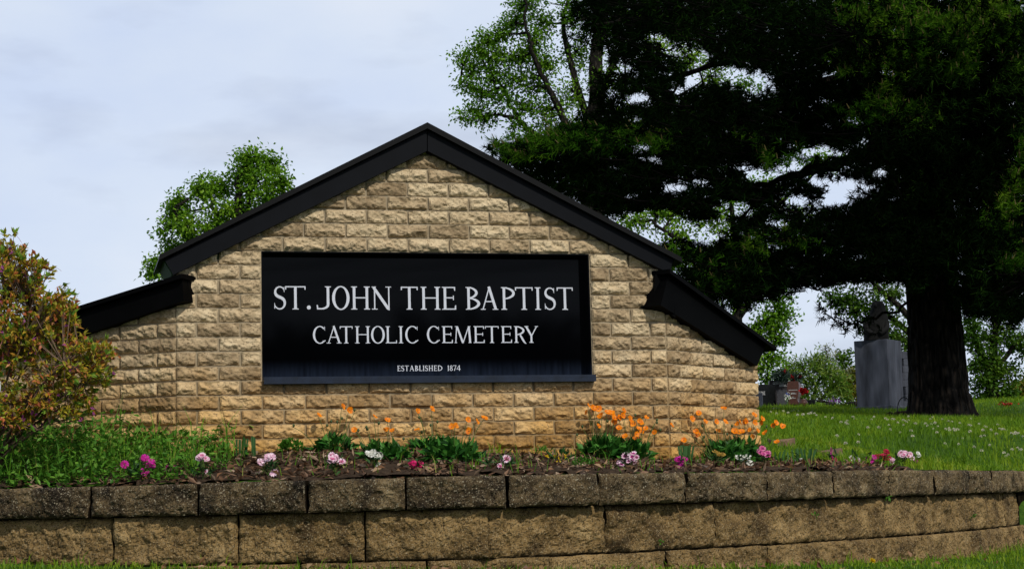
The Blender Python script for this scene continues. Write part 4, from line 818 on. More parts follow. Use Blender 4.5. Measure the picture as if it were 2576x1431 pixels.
GAPS = [(1895, 205, 54, 26), (1830, 175, 40, 18), (1760, 140, 34, 24), (1600, 245, 40, 16), (1650, 90, 40, 14), (1612, 368, 34, 14), (2062, 378, 50, 18), (2112, 388, 26, 8), (2138, 458, 30, 12), (2180, 470, 16, 7), (2215, 430, 30, 14), (1905, 440, 44, 18), (1690, 470, 40, 14), (1605, 545, 44, 18), (1660, 540, 40, 24), (1840, 520, 60, 30), (2090, 190, 40, 12), (2145, 300, 30, 14), (2080, 250, 20, 8),
        (2000, 500, 44, 18), (1740, 590, 44, 14), (1510, 150, 26, 30), (1440, 190, 34, 34), (1960, 560, 30, 14), (2230, 180, 20, 8), (1700, 560, 30, 20), (2050, 455, 30, 12), (1780, 600, 40, 16), (1725, 665, 30, 10), (2120, 505, 40, 10), (2230, 70, 60, 10), (2050, 735, 40, 14), (1640, 400, 30, 8), (1540, 420, 16, 6), (1990, 395, 26, 10), (2170, 350, 20, 8), (1760, 455, 30, 8), (1580, 490, 30, 8), (2110, 620, 14, 5), (2160, 640, 20, 6), (1880, 590, 26, 8), (2240, 500, 16, 6), (1960, 620, 20, 6), (2420, 640, 10, 6), (1540, 230, 20, 12), (1700, 225, 30, 10), (1820, 120, 14, 6), (1560, 170, 24, 14), (1480, 270, 26, 14), (1600, 300, 26, 8), (1500, 480, 20, 6), (1430, 400, 12, 4)]
def env(px, py):
    r = np.zeros(len(px))
    for x, y, a, b, d in ENV: r = np.maximum(r, d * np.clip(1.6 - ((px - x) / a) ** 2 - ((py - y) / b) ** 2, 0, 1))
    for x, y, a, b in GAPS: r = r * np.clip(1.5 * (((px - x) / (a + 3)) ** 2 + ((py - y) / (b + 3)) ** 2) - 0.42, 0.07, 1)
    return r
limb_b = MB(); LN = []
def limb(path, ra, rb, dz):
    P = np.array([at(px, py, DP + dz * f) for (px, py), f in zip(path, np.linspace(0, 1, len(path)))]); Q = _catmull(P, 7)
    Q = Q + rng.normal(0, 0.025, Q.shape); limb_b.tube(Q, np.linspace(ra, rb, len(Q)), 6); LN.append(Q)
for path, dz in [([(2345, 330), (2200, 390), (2075, 421), (1889, 475), (1780, 500), (1700, 530)], -1.2), ([(2350, 330), (2210, 372), (2120, 400), (1990, 440), (1900, 500)], 1.4), ([(2340, 130), (2100, 200), (1900, 300), (1700, 330), (1500, 370), (1330, 385), (1235, 365)], -2.2), ([(2345, 20), (2100, 60), (1850, 150), (1650, 200), (1500, 200)], 1.6),
                 ([(2345, -120), (2050, -60), (1800, 10), (1600, 50), (1440, 60)], -1.0), ([(2350, 520), (2200, 570), (2050, 600), (1900, 660), (1760, 690)], -1.6), ([(2350, 500), (2230, 560), (2100, 640), (1960, 700)], 1.5), ([(2350, 620), (2250, 660), (2150, 690), (2060, 720)], -2.4), ([(2340, 200), (2150, 260), (1950, 330), (1750, 420), (1600, 440), (1400, 430)], -.4),
                 ([(2370, 250), (2450, 320), (2520, 400), (2600, 480)], -1.8), ([(2370, 450), (2450, 540), (2520, 640), (2600, 720)], -2.0), ([(2370, 560), (2440, 660), (2490, 760), (2560, 810)], 1.2), ([(2360, 50), (2480, 100), (2620, 160)], -2.4), ([(2350, -50), (2250, 30), (2200, 60), (2150, 90)], -3.2), ([(2355, 100), (2330, 180), (2250, 280), (2200, 330)], -3.0),
                 ([(2345, 380), (2250, 470), (2150, 540), (2080, 580)], 2.6), ([(2340, -250), (2100, -220), (1900, -150), (1700, -60)], 2.0), ([(2340, -350), (2200, -300), (2050, -200)], -2.6), ([(2360, -250), (2500, -150), (2650, 0)], -2.0), ([(2340, 180), (2200, 220), (2000, 240), (1800, 290), (1650, 310)], 2.6),
                 ([(2310, 745), (2230, 790), (2150, 815), (2100, 800), (2062, 780)], -1.6)]:
    limb(path, 0.075 if path[0] != (2310, 745) else 0.022, 0.012 if path[0] != (2310, 745) else 0.006, dz)
LN = np.concatenate(LN)
def needles(mb, C, D, L=0.115, k=20, w=0.0125):
    """a brush of thin needles round each shoot end"""
    n = len(C); A = unit(np.repeat(D, k, 0) * 0.75 + rdir(n * k) * 0.85); B0 = np.repeat(C, k, 0) - np.repeat(D, k, 0) * rng.uniform(0, 0.10, (n * k, 1))
    Ln = L * rng.uniform(0.7, 1.1, (n * k, 1)); sd = unit(np.cross(A, rdir(n * k))) * w * 0.5
    V = np.stack([B0 - sd, B0 + sd, B0 + A * Ln + [0, 0, -0.02]], 1); mb.add(V.reshape(-1, 3), np.arange(n * k * 3).reshape(-1, 3))
nd = MB()
NS = 3600
cx = rng.uniform(1220, 2640, 12000); cy = rng.uniform(-30, 850, 12000); k_ = env(cx, cy) > rng.uniform(0, 1, 12000); cx, cy = cx[k_][:NS], cy[k_][:NS]
SP = np.array([at(a, b, DP + np.clip(rng.normal(0, 1.9), -3.6, 3.6)) for a, b in zip(cx, cy)])
# the crown goes on above and to the right, out of the frame
ex = np.stack([rng.uniform(-1.5, 14, 2600), DP + rng.normal(0, 2.2, 2600), rng.uniform(6.3, 14.0, 2600)], 1); ex = ex[(np.abs(ex[:, 0] - pb[0]) < 8.0 - 0.5 * (ex[:, 2] - 6)) & (rng.uniform(0, 1, 2600) < np.where(ex[:, 0] > pb[0], 1, .35))]
ex2 = np.stack([rng.uniform(7.2, 10.5, 260), DP + rng.normal(0, 2.0, 260), rng.uniform(2.6, 6.5, 260)], 1)
SP = np.concatenate([SP, ex, ex2])
C_, D_ = [], []
for c in SP:
    i = np.argmin(np.linalg.norm(LN - c, axis=1)); st = LN[i]; v = c - st; dist = np.linalg.norm(v)
    if dist > 1.1: st = c - unit(np.array([c[0] - pb[0], c[1] - pb[1], 0.3])) * 0.7
    rad_ = unit(np.array([c[0] - pb[0], (c[1] - pb[1]) * 0.7, 0.0])); tw = bezier(st, st + (c - st) * 0.5 + [0, 0, -0.10 * np.linalg.norm(c - st)], c, 5)
    qx, qy = to_px(tw[1:4])
    if env(qx, qy).min() > 0.3 or qy.max() < -20: limb_b.tube(tw, np.linspace(0.012, 0.005, 5), 3, 1, cap=False)
    n = rng.integers(8, 13); f = rng.uniform(0, 1, n)[:, None]
    pos = c + rad_ * (f * 0.5 - 0.25) + rng.normal(0, 1, (n, 3)) * [0.15, 0.15, 0.075]; C_.append(pos); D_.append(unit(rad_ * 0.7 + [0, 0, 0.5] + rng.normal(0, 0.45, (n, 3))))
# the thin bare-tipped bough in front of the monument
for px, py in [(2068, 782), (2085, 795), (2100, 812), (2112, 822), (2130, 832), (2150, 822), (2165, 840), (2140, 800), (2118, 790), (2175, 815), (2060, 770), (2190, 790), (2200, 830), (2090, 770)]:
    c = at(px, py, DP - 1.4 + rng.normal(0, .1)); C_.append(c + rng.normal(0, 0.04, (2, 3))); D_.append(unit(rng.normal(0, 0.6, (2, 3)) + [-0.4, 0, -0.1]))
    st = LN[np.argmin(np.linalg.norm(LN - c, axis=1))]; limb_b.tube(bezier(st, (st + c) / 2, c, 4), [.007, .006, .004, .003], 3, cap=False)
C_ = np.concatenate(C_); D_ = np.concatenate(D_); ppx, ppy = to_px(C_)
k_ = (env(ppx, ppy) * 1.35 > rng.uniform(0.2, 1, len(C_))) | (ppy < -20) | (ppx > 2600); k_[-28:] = True; C_, D_ = C_[k_], D_[k_]; needles(nd, C_, D_)
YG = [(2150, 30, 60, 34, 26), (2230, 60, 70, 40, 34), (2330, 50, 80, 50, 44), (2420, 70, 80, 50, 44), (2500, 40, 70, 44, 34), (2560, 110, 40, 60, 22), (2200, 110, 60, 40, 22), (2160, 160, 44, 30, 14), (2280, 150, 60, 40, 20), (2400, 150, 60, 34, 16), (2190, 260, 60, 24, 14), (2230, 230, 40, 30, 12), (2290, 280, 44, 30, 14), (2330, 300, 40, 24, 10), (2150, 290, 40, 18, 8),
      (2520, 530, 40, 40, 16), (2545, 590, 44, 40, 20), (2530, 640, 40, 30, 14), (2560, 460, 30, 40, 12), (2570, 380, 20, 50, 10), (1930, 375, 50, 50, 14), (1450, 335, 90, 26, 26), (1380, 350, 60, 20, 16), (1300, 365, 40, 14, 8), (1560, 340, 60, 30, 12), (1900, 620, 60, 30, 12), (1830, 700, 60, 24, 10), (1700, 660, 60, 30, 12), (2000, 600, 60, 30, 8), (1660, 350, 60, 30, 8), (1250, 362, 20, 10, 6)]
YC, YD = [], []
for px, py, rx, ry, n in YG:                            # sunlight put into the colour: brighter needles at the outer bough ends
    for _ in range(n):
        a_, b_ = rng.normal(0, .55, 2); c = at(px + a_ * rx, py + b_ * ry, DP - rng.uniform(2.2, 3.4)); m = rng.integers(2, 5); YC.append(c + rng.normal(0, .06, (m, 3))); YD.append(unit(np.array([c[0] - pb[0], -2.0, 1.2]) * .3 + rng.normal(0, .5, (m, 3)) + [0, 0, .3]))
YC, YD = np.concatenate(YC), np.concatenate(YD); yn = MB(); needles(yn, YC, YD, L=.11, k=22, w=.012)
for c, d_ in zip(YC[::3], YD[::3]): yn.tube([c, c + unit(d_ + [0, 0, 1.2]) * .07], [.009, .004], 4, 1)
yn.build('young_or_lit_foliage', [M['needle_sunlit'], M['candle']], PINE)
limb_b.build('bough', [M['pine_bark'], M['pine_twig']], PINE, smooth=True); nd.build('crown', M['needle'], PINE)

# ------------------------------------------------------------------ graves on the crest of the hill
def cuboid(mb, c, U, Wd, Dp, H, taper=0.0, bev=0.012, z0=0.0, mat=0):
    """upright block with softened edges: c base centre, U unit along its width"""
    U = np.array([U[0], U[1], 0.0]); Nn = np.array([U[1], -U[0], 0.0]); c = np.asarray(c, float)
    secs = [(0, 1, 1 - 2 * bev / Wd), (bev, 1, 1), (H - bev, 1 - taper, 1 - taper), (H, 1 - taper - 2 * bev / Wd, 1 - taper - 2 * bev / Wd)]
    rings = []
    for z, f, _ in secs:
        w, d = Wd * f / 2, Dp / 2 * (1 - (1 - f) * Wd / Dp * 0.5); b = bev
        pts = [(-w + b, -d), (w - b, -d), (w, -d + b), (w, d - b), (w - b, d), (-w + b, d), (-w, d - b), (-w, -d + b)]
        rings.append(np.array([c + U * x - Nn * y + [0, 0, z0 + z] for x, y in pts]))
    k = 8
    for r0_, r1_ in zip(rings[:-1], rings[1:]):
        mb.add(np.concatenate([r0_, r1_]), [[i, (i + 1) % k, k + (i + 1) % k, k + i] for i in range(k)], mat)
    mb.add(rings[-1], [list(range(k))], mat); mb.add(rings[0], [list(range(k))[::-1]], mat)
M['grey_stone'] = plain('weathered_grey_granite', (0.055, 0.060, 0.078), 0.85, 0.2, noise_s=5, amt=0.5, bump=0.3, bump_s=60, stretch=(1.6, 1.6, .28))
M['dark_stone'] = plain('dark_statue_stone', (0.007, 0.007, 0.007), 0.9, 0.15, noise_s=7, amt=0.5, bump=0.4, bump_s=25)
M['black_gran'] = plain('black_headstone_granite', (0.004, 0.005, 0.005), 0.25, 0.3, noise_s=30, amt=0.3)
M['mid_gran'] = plain('dark_grey_granite', (0.016, 0.013, 0.013), 0.5, 0.3, noise_s=60, amt=0.5)
M['rough_gran'] = plain('grey_speckled_granite', (0.045, 0.045, 0.050), 0.9, 0.2, noise_s=80, amt=0.6, bump=0.5, bump_s=100)
M['red_gran'] = plain('brown_red_granite', (0.060, 0.022, 0.014), 0.4, 0.35, noise_s=60, amt=0.4)
M['inscr'] = plain('engraved_pale_grey', (0.30, 0.30, 0.30), 0.8, 0.2, noise_s=40, amt=0.2)
M['red_fl'] = leafy('red_silk_petals', [(0.0, (0.16, 0.004, 0.006)), (1.0, (0.42, 0.02, 0.02))], trans=0.2)
M['evergreen'] = leafy('dark_evergreen_sprigs', [(0.0, (0.008, 0.018, 0.012)), (1.0, (0.05, 0.085, 0.06))], trans=0.1)
M['white_fl'] = leafy('white_petals', [(0.0, (0.55, 0.54, 0.46)), (1.0, (0.82, 0.82, 0.76))], trans=0.25)
M['purple_fl'] = leafy('purple_silk_petals', [(0.0, (0.10, 0.03, 0.16)), (1.0, (0.25, 0.10, 0.35))], trans=0.2)
Z8 = zr(3020, 1440, 5.9625); Z3 = zr(3300, 1180, 2.862)
def gpt(x, y, Y, zf=Z8):
    p = at(*zf(x, y), Y); p[2] = float(terrain(p[0], p[1])); return p
def width(x0, x1, Y, k=5.9625): return (x1 - x0) / k * S * Y / F
# grey monument and the statue on it
DM = 33.0
c0 = gpt(505, 1280, DM, Z3)
MON = thing('grey_monument', tuple(c0), 'tall weathered grey stone pedestal left of the pine trunk with a statue on top', 'monument')
UA = np.array([math.cos(math.radians(-38)), math.sin(math.radians(-38))]); mW, mD = 0.92, 0.62
ctr = at(*Z3(700, 1280), DM); ctr = np.array([ctr[0] - 0.04, ctr[1] + 0.30, float(terrain(ctr[0], ctr[1])) - 0.03])
topz = at(*Z3(690, 505), DM - .1)[2]; H = topz - ctr[2]
UA = np.array([math.cos(math.radians(-33)), math.sin(math.radians(-33))])
mb = MB(); cuboid(mb, ctr, UA, 0.64, 0.70, H, taper=-0.02, bev=0.008); mb.build('pedestal', M['grey_stone'], MON)
mb = MB(); cuboid(mb, ctr, UA, 0.71, 0.77, 0.10, bev=0.01); mb.build('plinth', M['grey_stone'], MON)
# the statue: robed figure, head bowed
sc_ = at(*Z3(600, 505), DM + .1); sz = topz; m2 = DM / F * S / 2.862
ST = thing('statue', (sc_[0], sc_[1], sz), 'dark robed figure statue with bowed head standing on the grey monument', 'statue')
prof = [(545, 578, 140), (470, 578, 141), (400, 578, 142), (330, 580, 136), (280, 585, 122), (240, 592, 108), (200, 597, 96), (160, 598, 86), (120, 594, 78), (90, 590, 66), (74, 588, 48), (66, 588, 16)]
rings = []; sd_ = 20
for y, xc, r in prof:
    p = at(*Z3(xc + 12, y), DM + .1); a = np.linspace(0, 2 * math.pi, sd_, endpoint=False)
    fold = 1 + (0.06 * np.cos(a * 7 + y * .01) if y > 230 else 0); rr_ = r * m2 * fold
    rings.append(np.stack([p[0] + rr_ * np.cos(a), p[1] + 0.75 * rr_ * np.sin(a), np.full(sd_, p[2])], 1))
rings[0][:, 2] = sz
mb = MB(); V = np.concatenate(rings); n = len(prof)
mb.add(V, [[i * sd_ + j, i * sd_ + (j + 1) % sd_, (i + 1) * sd_ + (j + 1) % sd_, (i + 1) * sd_ + j] for i in range(n - 1) for j in range(sd_)])
for pts_ in ([(470, 300), (462, 380), (530, 440)], [(690, 300), (700, 380), (620, 440)]):   # sleeves folded over the robe
    P = np.array([at(*Z3(x + 5, y), DM + .1 - f) for (x, y), f in zip(pts_, (.05, .14, .20))]); mb.tube(_catmull(P, 5), np.linspace(.06, .045, 11), 8)
P = at(*Z3(575, 118), DM - .06); mb.lathe([(0.001, -.05), (.035, -.03), (.04, 0), (.03, .03), (.001, .05)], P, 8)
mb.build('figure', M['dark_stone'], ST, smooth=True)
# rough-hewn stone half hidden by the trunk
c1 = gpt(935, 1270, DM + .6, Z3); RS = thing('rough_stone_marker', tuple(c1), 'grey grave marker with jagged rock-cut edge between monument and pine trunk', 'grave marker')
mb = MB(); hs = at(*Z3(935, 650), DM + .6)[2] - c1[2]
for k in range(8):
    x0 = rng.uniform(-.03, .03); mb2 = cuboid(mb, c1 + [0.16 + x0, 0.0, 0], (1, 0), 0.50 + rng.uniform(-.05, .05), 0.3, hs / 8 - .004, bev=0.02, z0=k * hs / 8)
mb.build('hewn_slab', M['grey_stone'], RS)
# shepherd's hook with a dark wreath at the foot of the trunk
hk = gpt(870, 1300, 26, Z3); HK = thing('plant_hook', tuple(hk), 'thin curved black metal hook stuck in the grass left of the pine trunk', 'garden hook')
P = np.array([at(*Z3(x, y), 26) for x, y in [(828, 1330), (830, 1290), (838, 1240), (860, 1195), (895, 1170), (925, 1172), (945, 1195)]]); mb = MB(); mb.tube(_catmull(P, 6), 0.008, 6); mb.build('hook', M['black_gran'], HK)
mm_ = gpt(905, 1300, 25.4, Z3); MD = MB(); mm_[2] -= .03
for k in range(9): MD.lathe([(.001, .0), (.12, .0), (.10, .08), (.05, .13), (.001, .15)], mm_ + rng.normal(0, 1, 3) * [.14, .1, 0], 9, rot=k)
tag(MD.build('bark_mound', M['soil'], smooth=True), 'low dark heap of fallen bark against the left foot of the pine trunk', 'bark heap')
# headstones behind the right wing of the sign
DH = 38.0
def text_px(mb, zf, fr, n, letters, y0, y1, th=.16, tn=.07, tilt=0.0):
    for ch, x0, x1 in letters:
        t_ = tilt * (x0 - letters[0][1]); ua, vb = px_uv(fr, *zf(x0, y1 + t_), n); ub, vt = px_uv(fr, *zf(x1, y0 + t_), n); Glyph(mb, fr, n, ua, ub - ua, vb, vt - vb, th, tn).draw(ch)
def headstone(px0, px1, ytop, Y, deg, thick, label, mats, shape='flat', ybot=1030):
    p0 = at(*Z8(px0, ybot), Y); fr = frame(p0 * [1, 1, 0], deg); g = float(terrain(p0[0], p0[1])) - 0.05
    root = thing('headstone', (p0[0], p0[1], g), label, 'headstone'); ua = px_uv(fr, *Z8(px0, ybot))[0]; ub = px_uv(fr, *Z8(px1, ybot))[0]; vt = px_uv(fr, *Z8((px0 + px1) / 2, ytop))[1]
    return root, fr, ua, ub, g, vt
root, fr, ua, ub, g, vt = headstone(-40, 500, 612, DH, 8, .3, 'black polished headstone with a gently arched top beside the sign wing', None)
mb = MB(); w = ub - ua; top = [(ua + w * f, vt + .035 * math.sin(math.pi * f)) for f in np.linspace(1, 0, 9)]; prism(mb, fr, [(ua, g), (ub, g)] + top, -.62, 0); mb.build('slab', M['black_gran'], root)
mb = MB(); text_px(mb, Z8, fr, .001, [('O', 40, 88), ('U', 95, 0)][:1] + [('R', 142, 182), ('K', 0, 0)][:1] + [('E', 212, 242)], 742, 828, .14, .08)
for (x0, x1, ch) in ((94, 132, 'U'), (182, 212, 'K')):
    ua_, vb_ = px_uv(fr, *Z8(x0, 828), .001); ub_, vt_ = px_uv(fr, *Z8(x1, 742), .001); G_ = Glyph(mb, fr, .001, ua_, ub_ - ua_, vb_, vt_ - vb_, .14, .08)
    if ch == 'U': G_.stem(.09, .2, 1, ser=(0, 1)); G_.stem(G_.W - .06, .2, 1, t=.08, ser=(0, 1)); a_ = np.radians(np.linspace(180, 360, 10)); G_.curve([(G_.W / 2 + (G_.W / 2 - .08) * math.cos(x), .24 + .22 * math.sin(x)) for x in a_], [.1] * 10)
    else: G_.stem(.09); G_.seg((.12, .45), (G_.W, 1), .07); G_.seg((.2, .52), (G_.W, 0), .13)
mb.build('inscription', M['inscr'], root)
root, fr, ua, ub, g, vt = headstone(362, 800, 478, DH + 1.0, -4, .3, 'tall dark grey headstone with a rough grey lower face and evergreen saddle on top', None)
mb = MB(); prism(mb, fr, [(ua, g), (ub, g), (ub, vt + .008), (ua, vt)], -.35, 0); mb.build('slab', M['mid_gran'], root)
mb = MB(); um = px_uv(fr, *Z8(520, 800))[0]; vm = px_uv(fr, *Z8(650, 705))[1]; prism(mb, fr, [(um, g), (ub - .01, g), (ub - .01, vm), (um, vm)], 0.0005, .006); mb.build('rough_face', M['rough_gran'], root)
mb = MB(); xs = np.linspace(424, 712, 10)
lt = 'GESSELMAN'
text_px(mb, Z8, fr, .001, [(c if c != 'G' else 'C', xs[i] + 2, xs[i + 1] - 3) for i, c in enumerate(lt)], 518, 585, .17, .09, tilt=-0.13)
u_, v_ = px_uv(fr, *Z8(444, 552), .001); prism(mb, fr, [(u_, v_ - .02), (u_ + .035, v_ - .02), (u_ + .035, v_), (u_, v_)], .0005, .0016)
for k in range(5):                                     # small lines of engraving
    a_ = px_uv(fr, *Z8(580, 585 + 12 * k), .001); prism(mb, fr, [(a_[0], a_[1]), (a_[0] + .13, a_[1] + .004), (a_[0] + .13, a_[1] + .011), (a_[0], a_[1] + .007)], .0004, .0014)
a_ = px_uv(fr, *Z8(748, 572), .001); mb.tube([W3(fr, a_[0] + .025 * math.cos(t), a_[1] + .045 * math.sin(t), .002) for t in np.linspace(0, 2 * math.pi, 17)], .005, 4)
mb.build('inscription', M['inscr'], root)
root, fr, ua, ub, g, vt = headstone(770, 1040, 500, DH - .6, -14, .3, 'brown red granite headstone with a narrow waist and rounded shoulders', None)
yy = [(500, 800, 1010), (540, 778, 1035), (600, 768, 1045), (700, 768, 1044), (780, 780, 1038), (850, 800, 1025), (900, 812, 1012), (950, 812, 1010), (990, 800, 1030), (1050, 780, 1060)]
Lp = [px_uv(fr, *Z8(a_, y)) for y, a_, b_ in yy]; Rp = [px_uv(fr, *Z8(b_, y)) for y, a_, b_ in yy]; mb = MB()
for i in range(len(yy) - 1): prism(mb, fr, [Lp[i + 1], Rp[i + 1], Rp[i], Lp[i]], -.55, 0)
mb.build('slab', M['red_gran'], root)
mb = MB()
for y, x0, x1 in ((722, 800, 1015), (790, 860, 955), (810, 850, 985), (885, 880, 920), (915, 840, 970)):
    a_ = px_uv(fr, *Z8(x0, y), .001); b_ = px_uv(fr, *Z8(x1, y - 8), .001); prism(mb, fr, [a_, (b_[0], a_[1]), (b_[0], a_[1] + .012), (a_[0], a_[1] + .012)], .0004, .0016)
mb.build('inscription', M['inscr'], root)
def small_block(name, x0, x1, yt, Y, label, cat, mat, ybot=1040, deg=-10, dp=.25, bev=.01):
    p = at(*Z8((x0 + x1) / 2, ybot), Y); p[2] = float(terrain(p[0], p[1])) - .04; r = thing(name, tuple(p), label, cat)
    h = at(*Z8((x0 + x1) / 2, yt), Y)[2] - p[2]; mb = MB(); a = math.radians(deg); cuboid(mb, p, (math.cos(a), math.sin(a)), width(x0, x1, Y), dp, h, bev=bev); mb.build('block', mat, r); return r
small_block('headstone', 10, 185, 785, DH - 2.2, 'small grey slant headstone partly hidden by the right end of the sign', 'headstone', M['grey_stone'])
small_block('headstone', 1215, 1440, 950, DH + .4, 'low black headstone just right of the brown one', 'headstone', M['black_gran'])
small_block('headstone', 1600, 1840, 1030, DH + 2, 'low pale grey headstone under the feathery shrub', 'headstone', M['grey_stone'], bev=.02)
small_block('headstone', 2265, 2380, 1075, DH + 1, 'tiny white grave block at the left foot of the monument', 'headstone', M['inscr'])
def saddle(name, x, y, rx, ry, Y, label, cat, spec, nleaf=260):
    c = at(*Z8(x, y), Y); r = thing(name, tuple(c), label, cat); R = np.array([rx, rx * .6, ry]) / 5.9625 * S * Y / F
    mb = MB(); P = c + rdir(nleaf) * R * rng.uniform(.3, 1, (nleaf, 1)); mb.leaves(P, unit(P - c + [0, 0, .02] + rng.normal(0, .05, P.shape)), rdir(nleaf), .10, .035); mb.build('greenery', M['evergreen'], r)
    for fx, fy, fr_, mt in spec:
        q_ = at(*Z8(fx, fy), Y - R[1] * .8); n = 26; mb = MB(); mb.leaves(q_ + rng.normal(0, .012, (n, 3)), unit(rdir(n) + [0, -.4, .2]), rdir(n), fr_ / 5.9625 * S * Y / F, fr_ / 5.9625 * S * Y / F * .8); mb.build('flower', M[mt], r)
saddle('grave_saddle', 630, 370, 190, 120, DH + .85, 'dark evergreen grave saddle with one red bloom on the tall grey headstone', 'flower arrangement', [(705, 262, 45, 'red_fl')], 340)
saddle('grave_saddle', 970, 420, 120, 80, DH - .35, 'smaller evergreen saddle with two red blooms on the brown headstone', 'flower arrangement', [(895, 415, 55, 'red_fl'), (1065, 405, 45, 'red_fl'), (1015, 400, 22, 'white_fl')], 200)
vp = at(*Z8(1150, 1055), DH - 1.2); vp[2] = float(terrain(vp[0], vp[1])) - .02; VA = thing('flower_vase', tuple(vp), 'brown stone vase holding red flowers beside the brown headstone', 'vase')
hv = at(*Z8(1150, 925), DH - 1.2)[2] - vp[2]; mb = MB(); mb.lathe([(.05, 0), (.085, hv * .3), (.10, hv * .6), (.06, hv * .88), (.075, hv)], vp, 14); mb.build('vase', M['red_gran'], VA, smooth=True)
mb = MB(); tips = [at(*Z8(x, y), DH - 1.25) for x, y in ((1100, 735), (1140, 715), (1180, 745), (1115, 775), (1205, 750))]
for tp in tips: mb.tube([vp + [0, 0, hv * .9], (vp + [0, 0, hv] + tp) / 2, tp], .005, 4)
mb.build('stem', M['weed'], VA)
for tp in tips: n = 20; mb = MB(); mb.leaves(tp + rng.normal(0, .01, (n, 3)), unit(rdir(n) + [0, -.5, .2]), rdir(n), .075, .055); mb.build('flower', M['red_fl'], VA)
c = at(*Z8(775, 870), DH - .9); FB = thing('flower_bunch', tuple(c), 'small bunch of white and blue flowers between the grey and brown headstones', 'flowers'); n = 40
mb = MB(); mb.leaves(c + rng.normal(0, .03, (n, 3)), rdir(n), rdir(n), .05, .035); mb.build('flower', M['white_fl'], FB)
c = at(*Z8(772, 828), DH - .9); mb = MB(); mb.leaves(c + rng.normal(0, .015, (20, 3)), rdir(20), rdir(20), .04, .03); mb.build('flower', plain('blue_petals', (.03, .08, .4), .6), FB)
c = at(*Z8(775, 960), DH - .9); mb = MB(); mb.tube([c + [0, 0, -.1], c + [0, 0, .15]], .006, 4); mb.leaves(c + rng.normal(0, .03, (14, 3)) + [0, 0, .03], rdir(14), rdir(14), .07, .02); mb.build('stem', M['weed'], FB)
c = at(*Z8(1905, 1015), DH + 1.6); n = 46; mb = MB(); mb.leaves(c + rng.normal(0, 1, (n, 3)) * [.09, .04, .05], rdir(n), rdir(n), .06, .045); PB = thing('flower_bunch', tuple(c), 'small purple flowers beside the low pale grey headstone', 'flowers'); mb.build('blossom', M['purple_fl'], PB)
c = on_ground(2532, 1017, 20, 40); c = at(2532, 1017, 33); n = 40; mb = MB(); mb.leaves(c + rng.normal(0, 1, (n, 3)) * [.07, .04, .02], unit(rdir(n) + [0, 0, .5]), rdir(n), .05, .04); PB = thing('flower_bunch', tuple(c), 'red flowers lying in the grass at the far right of the crest', 'flowers'); mb.build('blossom', M['red_fl'], PB)
P = np.array([at(*Z8(x, y), DH - 2 + d) for x, y, d in ((2420, 1050, -.6), (2250, 1050, -.3), (2150, 1075, 0), (1950, 1085, .2), (1800, 1030, .3), (1650, 985, .4), (1500, 905, .5))])
FBR = thing('fallen_branch', tuple(P[1]), 'bare fallen branch lying on the grass left of the monument', 'branch'); mb = MB(); mb.tube(_catmull(P, 5), np.linspace(.06, .012, 31), 7)
for a, b in (((2150, 1075), (2000, 985)), ((2250, 1050), (2120, 980)), ((1800, 1030), (1640, 1040)), ((2000, 1085), (1880, 1000)), ((1650, 985), (1430, 945))):
    mb.tube(_catmull(np.array([at(*Z8(*a), DH - 2), at(*Z8((a[0] + b[0]) / 2, (a[1] + b[1]) / 2 + 12), DH - 2.1), at(*Z8(*b), DH - 2.2)]), 4), np.linspace(.03, .008, 9), 5)
mb.build('limb', M['bark'], FBR, smooth=True)

# ------------------------------------------------------------------ flower bed
M['cor_leaf'] = leafy('coreopsis_leaves', [(0.0, (0.012, 0.050, 0.008)), (0.6, (0.030, 0.125, 0.016)), (1.0, (0.08, 0.23, 0.032))], trans=0.2, gloss=0.012)
M['stem'] = plain('green_stem', (0.07, 0.11, 0.02), 0.6, 0.3)
M['orange'] = leafy('orange_petals', [(0.0, (0.70, 0.15, 0.001)), (0.6, (0.85, 0.24, 0.001)), (1.0, (0.90, 0.33, 0.003))], trans=0.3, gloss=0.02)
M['cor_eye'] = plain('orange_brown_eye', (0.45, 0.13, 0.008), 0.8)
M['bud'] = plain('dark_green_bud', (0.035, 0.06, 0.012), 0.7)
M['dia_leaf'] = leafy('dianthus_leaves', [(0.0, (0.010, 0.038, 0.010)), (1.0, (0.045, 0.10, 0.030))], trans=0.2, gloss=0.012)
M['pink'] = leafy('pink_petals', [(0.0, (0.58, 0.10, 0.26)), (1.0, (0.75, 0.28, 0.44))], trans=0.25, gloss=0.02)
M['palepink'] = leafy('pale_pink_petals', [(0.0, (0.70, 0.40, 0.52)), (1.0, (0.86, 0.68, 0.75))], trans=0.25, gloss=0.02)
M['magenta'] = leafy('magenta_petals', [(0.0, (0.38, 0.008, 0.17)), (1.0, (0.60, 0.03, 0.36))], trans=0.25, gloss=0.02)
M['crimson'] = leafy('crimson_petals', [(0.0, (0.26, 0.004, 0.02)), (1.0, (0.45, 0.012, 0.06))], trans=0.2, gloss=0.02)
M['cerise'] = leafy('cerise_petals', [(0.0, (0.42, 0.006, 0.08)), (1.0, (0.62, 0.02, 0.16))], trans=0.2, gloss=0.02)
M['spear'] = leafy('bulb_leaves', [(0.0, (0.012, 0.050, 0.012)), (1.0, (0.045, 0.12, 0.030))], trans=0.25, gloss=0.012)
M['herb'] = leafy('pale_green_herb', [(0.0, (0.03, 0.11, 0.008)), (1.0, (0.08, 0.20, 0.02))], trans=0.3, gloss=0.012)
M['yellow'] = leafy('yellow_petals', [(0.0, (0.65, 0.42, 0.004)), (1.0, (0.80, 0.58, 0.02))], trans=0.25)
M['tan'] = leafy('dried_tan_petals', [(0.0, (0.22, 0.12, 0.02)), (1.0, (0.40, 0.26, 0.05))], trans=0.2)
